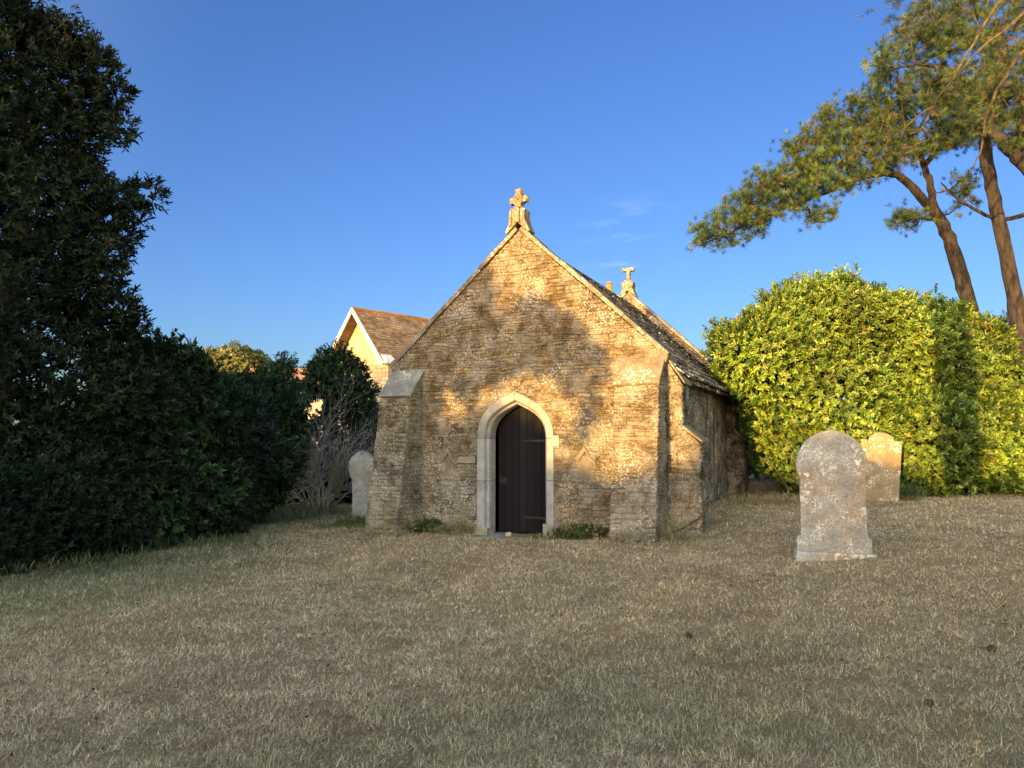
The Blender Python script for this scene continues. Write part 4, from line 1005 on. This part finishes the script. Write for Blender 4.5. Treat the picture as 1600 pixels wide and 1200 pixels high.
# nearer pine: bare drooping yellowish branches with few needles
YN = 12.5
Nn = lambda px, py, dy=0.: at(px, py, YN + dy)
pine('nearer pine hanging long thin curving branches into the top right corner',
     [([Nn(1980, 900), Nn(1900, 500), Nn(1840, 100), Nn(1780, -180), Nn(1740, -300)], [.3, .27, .22, .15, .1]),
      ([Nn(1780, -180), Nn(1680, -120, -.3), Nn(1580, -20, -.5), Nn(1520, 70, -.6), Nn(1470, 150, -.6), Nn(1395, 215, -.6)], [.08, .05, .03, .02, .013, .006]),
      ([Nn(1840, 100), Nn(1700, 60, 0), Nn(1600, 80, .2), Nn(1545, 170, .3), Nn(1530, 240, .3), Nn(1500, 300, .3)], [.08, .05, .035, .022, .014, .006]),
      ([Nn(1810, -40), Nn(1700, -60, -.4), Nn(1600, 20, -.6), Nn(1500, 110, -.8), Nn(1440, 200, -.8)], [.07, .045, .028, .014, .006]),
      ([Nn(1780, -180), Nn(1640, -160, .4), Nn(1500, -60, .6), Nn(1430, 30, .7), Nn(1385, 60, .7)], [.07, .045, .028, .014, .006])],
     [([(1365, 10), (1450, -40), (1600, -60), (1600, 60), (1540, 60), (1440, 50), (1385, 70)], 11.6, 13.4, 150),
      ([(1340, 180), (1420, 130), (1500, 100), (1600, 60), (1600, 200), (1500, 230), (1400, 260), (1300, 255)], 11.8, 13.2, 170)], 44, bark='yellow_twig', bare_frac=.3, droop=.15, tips_n=(1, 2), Ln=.11, needle=26, group=None, tipr=.004, wd=.007, cols=[(.03, .05, .02), (.045, .07, .022), (.018, .03, .014), (.07, .09, .028), (.08, .06, .03)])
bpy.context.view_layer.update()

# ------------------------------------------------------------------ houses and far trees
def house():
    dH = V(math.sin(R(42)), math.cos(R(42)), 0); uH = V(math.cos(R(42)), -math.sin(R(42)), 0)
    ap = at(550, 479, 30.); base = V(ap[0], ap[1], 0); e = thing('stone_house', base, 'stone house with orange tiled roof and white bargeboards behind the chapel', 'house')
    zA = ap[2]; P = lambda u, q, z: base + uH * u + dH * q + UP * z
    hw = 1.95; drop = 2.25; s_ = drop / hw; Lr = 14.
    mb = MB(); g = [(-hw + .35, -.5), (hw - .35, -.5), (hw - .35, zA - drop + .2), (0, zA - .17), (-hw + .35, zA - drop + .2)]
    mb.prism([P(a, .55, b_) for a, b_ in g], dH * (Lr - 1), (1, 1, 1))
    wl = D.objects.new('x', None); D.objects.remove(wl)
    me = mb.build('wall', M['house_stone'], e, base=base)
    # tiles
    rr = random.Random(3)
    for sgn in (1, -1):
        mb = MB(); nC = 26; LS = math.hypot(hw, drop); dn = V(sgn * hw, -drop) / LS; nn = V(sgn * drop, hw) / LS
        mb.prism([P(0, 0.02, zA - .02), P(dn[0] * LS, .02, zA + dn[1] * LS - .02), P(dn[0] * LS - nn[0] * .08, .02, zA + dn[1] * LS - .02 - nn[1] * .08), P(0, .02, zA - .12)], dH * Lr, (.2, .13, .08))
        for c in range(nC):
            q = rr.uniform(-.1, 0)
            while q < Lr:
                w_ = .19; l0 = LS * c / nC; l1 = LS * (c + 1.15) / nC + rr.uniform(-.01, .01); a = V(0, zA) + dn * l0 + nn * .0; b_ = V(0, zA) + dn * l1 + nn * .03; q0 = max(q, 0)
                tone = tuple(V(.235, .165, .10) * rr.uniform(.65, 1.35) * V(1, rr.uniform(.92, 1.12), rr.uniform(.85, 1.3))) if c > 2 or rr.random() < .3 else (.32, .155, .055)
                mb.add([P(a[0], q0, a[1]), P(b_[0], q0, b_[1]), P(b_[0], q + w_ - .01, b_[1]), P(a[0], q + w_ - .01, a[1]), P(b_[0] - nn[0] * .03, q0, b_[1] - nn[1] * .03), P(b_[0] - nn[0] * .03, q + w_ - .01, b_[1] - nn[1] * .03)], [(0, 1, 2, 3), (1, 4, 5, 2)], tone); q += w_
        mb.build('roof', M['tile'], e, base=base, normals=False)
        mb = MB(); n2 = V(nn[0], nn[1])
        mb.prism([P(0, -.03, zA - .03), P(dn[0] * (LS + .1), -.03, zA - .03 + dn[1] * (LS + .1)), P(dn[0] * (LS + .1) - n2[0] * .15, -.03, zA - .03 + dn[1] * (LS + .1) - n2[1] * .15), P(0, -.03, zA - .24)], dH * .05, (1, 1, 1))
        mb.build('bargeboard', M['white_paint'], e, base=base)
    mb = MB(); mb.prism([P(hw - .35, .05, zA - drop - .12), P(hw + .16, .05, zA - drop - .12), P(hw + .16, .05, zA - drop), P(hw - .35, .05, zA - drop + .35)], dH * .5, (1, 1, 1)); mb.build('eaves_box', M['white_paint'], e, base=base)
    mb = MB(); mb.box(P(-.95, .3, zA - 1.35), uH * .05, dH * .27, UP * .05); mb.build('purlin_end', M['bark'], e, base=base)
m, t, b = nodes('clay_tile', .9, .1); M['tile'] = m
t.links.new(nmix(t, 1.0, ntone(t), nramp(t, nnoise(t, 9, 5, .7), .3, .7, (.6,) * 3 + (1,), (1.4,) * 3 + (1,)), 'MULTIPLY'), b.inputs['Base Color'])
house()
def cottage():
    c0 = at(430, 690, 34.); base = V(c0[0], c0[1], 0); e = thing('white_cottage', base, 'cream rendered cottage glimpsed through the shrubs left of the chapel', 'house')
    xa = at(365, 600, 34)[0] - base[0]; xb = at(505, 600, 34)[0] - base[0]; zt = at(430, 606, 34)[2]
    mb = MB(); mb.prism([base + V(xa, 0, -.4), base + V(xb, 0, -.4), base + V(xb, 0, zt), base + V(xa, 0, zt)], V(0, 5, 0)); mb.build('wall', M['cream_wall'], e, base=base)
    mb = MB(); mb.prism([base + V(xb + .1, -.2, zt - .02), base + V(xb + .1, 2.5, zt + 1.1), base + V(xb + .1, 5.2, zt - .02)], V(xa - xb - .2, 0, 0), (.34, .19, .11)); mb.build('roof', M['tile'], e, base=base)
    for x0 in (430, 462):
        a = at(x0, 652, 34); b_ = at(x0 + 22, 700, 34); w_ = b_[0] - a[0]; x = a[0] - base[0]; z1 = a[2]; z0 = b_[2]
        mb = MB()
        for (u0, u1, v0, v1) in ((x, x + w_, z0, z0 + .07), (x, x + w_, z1 - .07, z1), (x, x + .07, z0 + .07, z1 - .07), (x + w_ - .07, x + w_, z0 + .07, z1 - .07), (x + w_ / 2 - .025, x + w_ / 2 + .025, z0 + .07, z1 - .07)):
            mb.prism([base + V(u0, -.06, v0), base + V(u1, -.06, v0), base + V(u1, -.06, v1), base + V(u0, -.06, v1)], V(0, .05, 0))
        wn = mb.build('window', M['white_paint'], e, base=base)
        mb = MB(); mb.add([base + V(x, -.02, z0), base + V(x + w_, -.02, z0), base + V(x + w_, -.02, z1), base + V(x, -.02, z1)], [(0, 1, 2, 3)]); mb.build('pane', M['dark_glass'], wn, base=base)
cottage()
# chimney pot peeping over the chapel ridge
c = at(952, 455, 36); base = V(c[0], c[1], float(gz(c[0], c[1])))
e = thing('chimney_stack', base, 'orange clay chimney pot showing just above the chapel ridge', 'chimney')
mb = MB(); mb.prism([V(c[0] - .25, c[1] - .25, base[2] - .2), V(c[0] + .25, c[1] - .25, base[2] - .2), V(c[0] + .25, c[1] + .25, base[2] - .2), V(c[0] - .25, c[1] + .25, base[2] - .2)], V(0, 0, c[2] - base[2])); mb.build('stack', M['house_stone'], e, base=base)
mb = sweep([c + V(0, 0, -.2), c + V(0, 0, .2), c + V(0, 0, .33), c + V(0, 0, .37), c + V(0, 0, .42)], [.16, .14, .13, .17, .15], 14); mb.build('pot', M['terracotta'], e, base=base)

FT = [(.13, .14, .045), (.10, .115, .04), (.16, .16, .055)]
for i, (px, py, rr_, Yd, lab) in enumerate(((365, 575, 1.35, 42, 'round sunlit far tree showing above the left shrubs'), (392, 580, 1.2, 43, 'dark edged far tree next to the gap of sky'), (330, 578, 1.3, 44, 'dull brown green far tree left of the round one'), (300, 580, 1.2, 41, 'leftmost far tree behind the flower spikes'), (470, 600, .8, 40, 'small orange lit far tree between the two pointed shrubs'))):
    c = at(px, py, Yd); lobes = [(c, (rr_, rr_, rr_ * .9)), (c + V(.5, .2, -.7), rr_), (c + V(-.6, 0, -.6), rr_ * .9), (c + V(0, 0, -1.8), (rr_ * 1.2, rr_, 1.2))]
    bush('far_tree', lobes, 4500, FT, lab, 'tree', 'trees far beyond the churchyard', k=7, Ln=.17, Wd=.08, seed=50 + i, amp=.12, depth=(.7, 1.05), ntwig=60, part_leaf='crown', trunk=([V(c[0], c[1], 0), V(c[0], c[1], c[2] - 1)], [.2, .12]))
c = at(1575, 530, 27.)
bush('background_tree', [(c, (1.1, 1, .8)), (c + V(1.2, 0, -.3), 1.), (c + V(-.8, 0, -.5), .6)], 2600, [(.05, .065, .05), (.06, .075, .05)], 'dull blue green tree behind the hedge between the pine trunks', 'tree', k=7, Ln=.14, Wd=.05, seed=61, amp=.3, depth=(.4, 1.1), ntwig=60, part_leaf='crown', trunk=([V(c[0], c[1], 0), V(c[0], c[1], c[2] - .8)], [.16, .1]))

# ------------------------------------------------------------------ trees behind the viewer, towards the sun (they cast the evening shade)
def back(u, z, dist, q=0.):
    """point `dist` metres towards the sun from the spot (u,z) of the chapel front"""
    return CH(u, -q, z) + SUNV * dist
SH = [(.04, .055, .025), (.05, .065, .03)]
DB = 22.
crown = [(-1.05, 4.35, .50), (-.95, 3.7, .62), (-.65, 3.15, .5), (-1.7, 3.75, .8), (-1.5, 3.2, .5), (-2.6, 3.2, .9), (-2.4, 2.3, .55), (-2.7, 1.5, 1.0), (-1.9, 1.55, .5), (-1.85, 2.4, .27), (-2.2, 2.75, .4), (-1.65, 2.1, .18), (-2.25, 1.95, .4), (-1.6, 2.75, .26), (-1.25, 1.3, .6), (-.95, 2.4, .2), (-1.35, 2.6, .22), (-.5, 2.75, .22), (-.45, 1.55, .55), (.0, 1.45, .42), (.1, .8, .5),
         (.2, 3.62, .33), (.55, 3.42, .33), (.9, 3.12, .36), (1.2, 2.8, .30), (.05, 3.15, .33), (.45, 2.95, .20), (.72, 2.68, .20), (-.2, 2.95, .28), (.15, 2.75, .16), (1.27, 2.15, .15), (1.2, 1.88, .12), (.95, 1.6, .08), (.9, 2.45, .1),
         (-3.6, 3.6, 1.3), (-4.0, 2.0, 1.7), (-5.0, 4.6, 1.3), (-6.2, 3.0, 2.2), (-6.6, 5.6, 1.5), (-8.5, 4.6, 2.3), (-8.2, 7.4, 1.5), (-9.9, 6.6, 1.8), (-10.3, 3.4, 2.4), (-8.2, 2.0, 2.2), (-13, 2.6, 2.9), (-9.0, 8.2, .9), (-3.3, 4.6, .5), (-5.0, 6.1, .9), (-6.5, 7.1, 1.1), (-4.2, 5.2, .7), (-5.6, 7.6, .4), (-7.3, 8.6, .6)]
rr = random.Random(9)
lob = [(back(a, b_, DB + rr.uniform(-1., 1.)), (r_, r_, r_)) for a, b_, r_ in crown]
cb = back(-6, 0, DB + 1); cb[2] = -.3
bush('evergreen_tree', lob, 42000, SH, 'broad dark tree standing behind the viewer and shading the chapel front', 'tree', None, k=8, Ln=.15, Wd=.07, seed=71, amp=.14, depth=(.3, 1.05), base=cb, ntwig=300, part_leaf='crown', trunk=([cb, cb + V(0, 0, 2.5), cb + V(.4, 0, 5)], [.35, .28, .18]))
lob = []
for i in range(72):
    u = -22 + i * .6; zt = 1.02 + .14 * math.sin(i * 1.7) + .1 * math.sin(i * .61)
    if u > 4: zt += .2
    if u > 6: zt += .05
    p = back(u, zt, 34); h = p[2]; lob.append((V(p[0], p[1], h * .5 - .2), (.8, .8, h * .5 + .2))); lob.append((V(p[0], p[1], h - .6), (.7, .7, .6)))
bush('boundary_hedge', lob, 90000, SH, 'long clipped dark hedge behind the viewer bounding the churchyard', 'hedge', None, k=8, Ln=.17, Wd=.08, seed=72, amp=.05, depth=(.7, 1.02), ntwig=200, stems=12)
# the pine whose trunk lays its shadow on the hedge
tp = at(1494, 620, 16.2) + SUNV * 21.5; tp[2] = -.3
nr_ = SUNV * V(1, 1, 0)
mbt = None
e = thing('pine_tree', tp, 'tall bare trunked pine behind the viewer laying its shadow on the hedge', 'pine tree')
pth, rr_ = smooth_path([tp, tp + V(.05, 0, 3), tp + V(-.05, .0, 6.2), tp + V(.0, .1, 9)], [.42, .38, .37, .28], 6); rs = np.random.RandomState(5)
sweep(pth, rr_, 12, .05, rs).build('trunk', M['pine_bark'], e, base=tp)

# ------------------------------------------------------------------ small things
def blob(name, c, r, mat, label, cat, seed, flat=1., tone=(1, 1, 1), group=None, spiky=0):
    import bmesh
    bm = bmesh.new(); bmesh.ops.create_icosphere(bm, subdivisions=3 if spiky else 2, radius=1); rs = np.random.RandomState(seed)
    for v_ in bm.verts:
        d = np.array(v_.co); k = 1 + .18 * math.sin(d[0] * 3 + seed) * math.sin(d[1] * 4 + 1) + rs.uniform(-.06, .06)
        if spiky: k = 1 + .16 * math.sin(14 * d[2]) * math.sin(9 * math.atan2(d[1], d[0]) + 20 * d[2])
        v_.co = tuple(d * k * r * V(1, 1, flat))
    me = D.meshes.new(name); bm.to_mesh(me); bm.free(); set_tone(me, np.tile(tone, (len(me.vertices), 1))); me.materials.append(mat)
    o = link(D.objects.new(name, me)); o.location = tuple(map(float, c)); o.rotation_euler = (rs.uniform(0, 1), rs.uniform(0, 1), rs.uniform(0, 6)); return tag(o, label, cat, group)
p = CH(-.20, .02, .045)
o = D.objects.new('door_stone', None); D.objects.remove(o)
mb = MB(); mb.add([V(-.05, -.035, -.03), V(.05, -.04, -.03), V(.045, .04, -.03), V(-.045, .03, -.03), V(-.04, -.03, .035), V(.055, -.03, .045), V(.04, .03, .04), V(-.035, .03, .03)], [(3, 2, 1, 0), (4, 5, 6, 7), (0, 1, 5, 4), (1, 2, 6, 5), (2, 3, 7, 6), (3, 0, 4, 7)], (.42, .37, .28))
o = mb.build('loose_stone', M['ashlar'], bevel=.008); o.location = tuple(p); tag(o, 'small pale broken stone lying on the doorway threshold', 'stone')
for i, (px, py, lab) in enumerate(((1550, 1018, 'dark pine cone on the grass at the right edge'), (1076, 997, 'flattened dark pine cone on the grass below the chapel corner'), (1452, 1104, 'dark pine cone low in the right foreground'))):
    r = at(px, py, 10) - V(0, 0, EYE); tq = .1
    for _ in range(30):
        tq -= (EYE + r[2] * tq - float(gz(r[0] * tq, r[1] * tq))) / (r[2])
    g = V(r[0] * tq, r[1] * tq, EYE + r[2] * tq)
    blob('pine_cone', g + V(0, 0, .018), .028, M['cone'], lab, 'pine cone', i, .8, group='fallen pine cones', spiky=1)

def litter():
    rs = np.random.RandomState(55); n = 2600; y = 2.5 * (24 / 2.5) ** rs.rand(n); x = rs.uniform(-1, 1, n) * (.8 * y + 1); k = ~in_chapel(x, y) & (vnoise(x, y, .9, 40) + .35 * rs.rand(n) > .62); x = x[k]; y = y[k]; n = len(x)
    P = np.stack([x, y, gz(x, y) + .012 + rs.uniform(0, .012, n)], 1); A_ = unit(np.stack([rs.normal(size=n), rs.normal(size=n), rs.normal(0, .25, n)], 1))
    v, f, t_ = shoots(P, A_, 1, .035, .016, rs, (.1, .3), .0, pal_tones(n, [(.10, .06, .035), (.16, .10, .055), (.06, .04, .03), (.30, .24, .15)], rs)); o = np_mesh('leaf_litter', v, f, M['leaf'], None, t_)
    tag(o, 'scattered dead leaves and bits of bark lying in the grass', 'leaf litter', kind='stuff')
litter()
def clump(name, c, rx, ry, n, cols, label, Ln, Wd, seed, k=6, hgt=.18, flowers=0, up=1.6):
    rs = np.random.RandomState(seed); P = np.stack([c[0] + rs.normal(0, rx, n), c[1] + rs.normal(0, ry, n), np.zeros(n)], 1); P[:, 2] = gz(P[:, 0], P[:, 1]) + rs.uniform(0, hgt, n) * np.exp(-((P[:, 0] - c[0]) / (1.6 * rx)) ** 2)
    ok = ~in_chapel(P[:, 0], P[:, 1]); P = P[ok]; b0 = V(c[0], c[1], float(gz(c[0], c[1]))); e = thing(name, b0, label, 'weeds')
    v, f, t_ = shoots(P, unit(rs.normal(0, .6, P.shape) + V(0, 0, up)), k, Ln, Wd, rs, (.2, 1.2), .05, pal_tones(len(P), cols, rs)); np_mesh('leaves', v, f, M['leaf'], e, t_, base=b0)
    if flowers:
        Q = P[rs.choice(len(P), flowers)] + V(0, 0, .06); v, f, t_ = shoots(Q, np.tile(V(0, -.5, 1), (len(Q), 1)), 6, .022, .014, rs, (.9, 1.4), .005, np.tile(V(.75, .55, .03), (len(Q), 1))); np_mesh('flowers', v, f, M['leaf'], e, t_, base=b0)
WG = [(.07, .11, .035), (.05, .085, .03), (.12, .13, .05)]; WD = [(.33, .26, .14), (.27, .2, .11), (.2, .18, .08)]
clump('weed_clump', CH(-1.55, .16, 0), .2, .10, 150, WG, 'low green weeds with yellow flowers at the foot of the left buttress', .07, .025, 81, flowers=7)
clump('weed_clump', CH(.85, .10, 0), .18, .05, 120, WD, 'thin dry grass along the wall foot just right of the doorway', .09, .006, 92, k=5)
clump('weed_clump', CH(-2.1, .98, 0), .25, .07, 130, WD, 'dry grass at the front foot of the left buttress', .08, .006, 93, k=5)
clump('weed_clump', CH(2.05, .95, .1), .28, .06, 150, WD, 'dry grass at the front foot of the right front buttress', .08, .006, 94, k=5)
clump('weed_clump', CH(-1.0, .15, 0), .24, .08, 260, WD, 'dry brown grass tuft left of the doorway', .10, .006, 82, k=5)
clump('weed_clump', CH(1.15, .18, .1), .33, .09, 230, WG + WD[:1], 'scruffy green weeds right of the doorway', .07, .022, 83)
clump('weed_clump', CH(2.5, .25, .1), .12, .3, 190, WD + WG[:1], 'long straw coloured grass beside the right front buttress', .14, .006, 84, k=5)
clump('weed_clump', at(1215, 778, 15.0), .55, .3, 330, WD, 'orange dry stalks and litter under the bright hedge by the chapel wall', .13, .008, 85, k=5, hgt=.12)
clump('weed_clump', at(1408, 785, 15.2), .18, .18, 90, WG, 'tall green grass tuft right of the golden headstone', .34, .014, 86, k=5, hgt=.08, up=2.5)
clump('weed_clump', at(415, 790, 15.5), .6, .5, 300, [(.10, .12, .07), (.07, .09, .05)], 'pale long grass at the foot of the left shrubs', .22, .012, 87, k=5, hgt=.08)
clump('weed_clump', at(470, 778, 16.6), .5, .3, 260, [(.16, .13, .09), (.09, .09, .05)], 'brown undergrowth under the leafless shrub', .22, .012, 88, k=5, hgt=.12)
clump('weed_clump', at(60, 880, 9.8), .9, .4, 340, [(.08, .10, .05), (.10, .10, .06), (.05, .07, .035)], 'rough dark grass fringe beneath the tall tree at far left', .16, .010, 89, k=5, hgt=.06)
clump('weed_clump', at(250, 850, 11.6), .9, .4, 300, [(.08, .10, .05), (.05, .07, .035)], 'rough dark grass fringe below the leaning shrub', .16, .010, 90, k=5, hgt=.06)
clump('weed_clump', at(550, 815, 14.6), .3, .5, 240, [(.06, .10, .035), (.08, .11, .04)], 'green grass patch between the pointed headstone and the buttress', .10, .010, 91, k=5, hgt=.04)
# two dead stalks
def stalk(pts, lab, seed):
    b0 = V(*pts[0]); e = thing('dead_stalk', b0, lab, 'stalk'); pth, rr_ = smooth_path(pts, [.012] * (len(pts) - 1) + [.005], 5); rs = np.random.RandomState(seed); sweep(pth, rr_, 6, .15, rs).build('stem', M['yellow_twig'], e, base=b0)
g = lambda px, py, Y: at(px, py, Y)
stalk([at(1238, 776, 15.0), at(1222, 748, 14.95), at(1205, 725, 14.95), at(1186, 714, 15.0)], 'pale dead stalk leaning in front of the bright hedge', 1)
stalk([at(1050, 832, 10.9), at(1075, 821, 11.0), at(1097, 805, 11.2), at(1104, 788, 11.3), at(1112, 784, 11.5)], 'bent dry stick at the foot of the stepped buttress', 2)
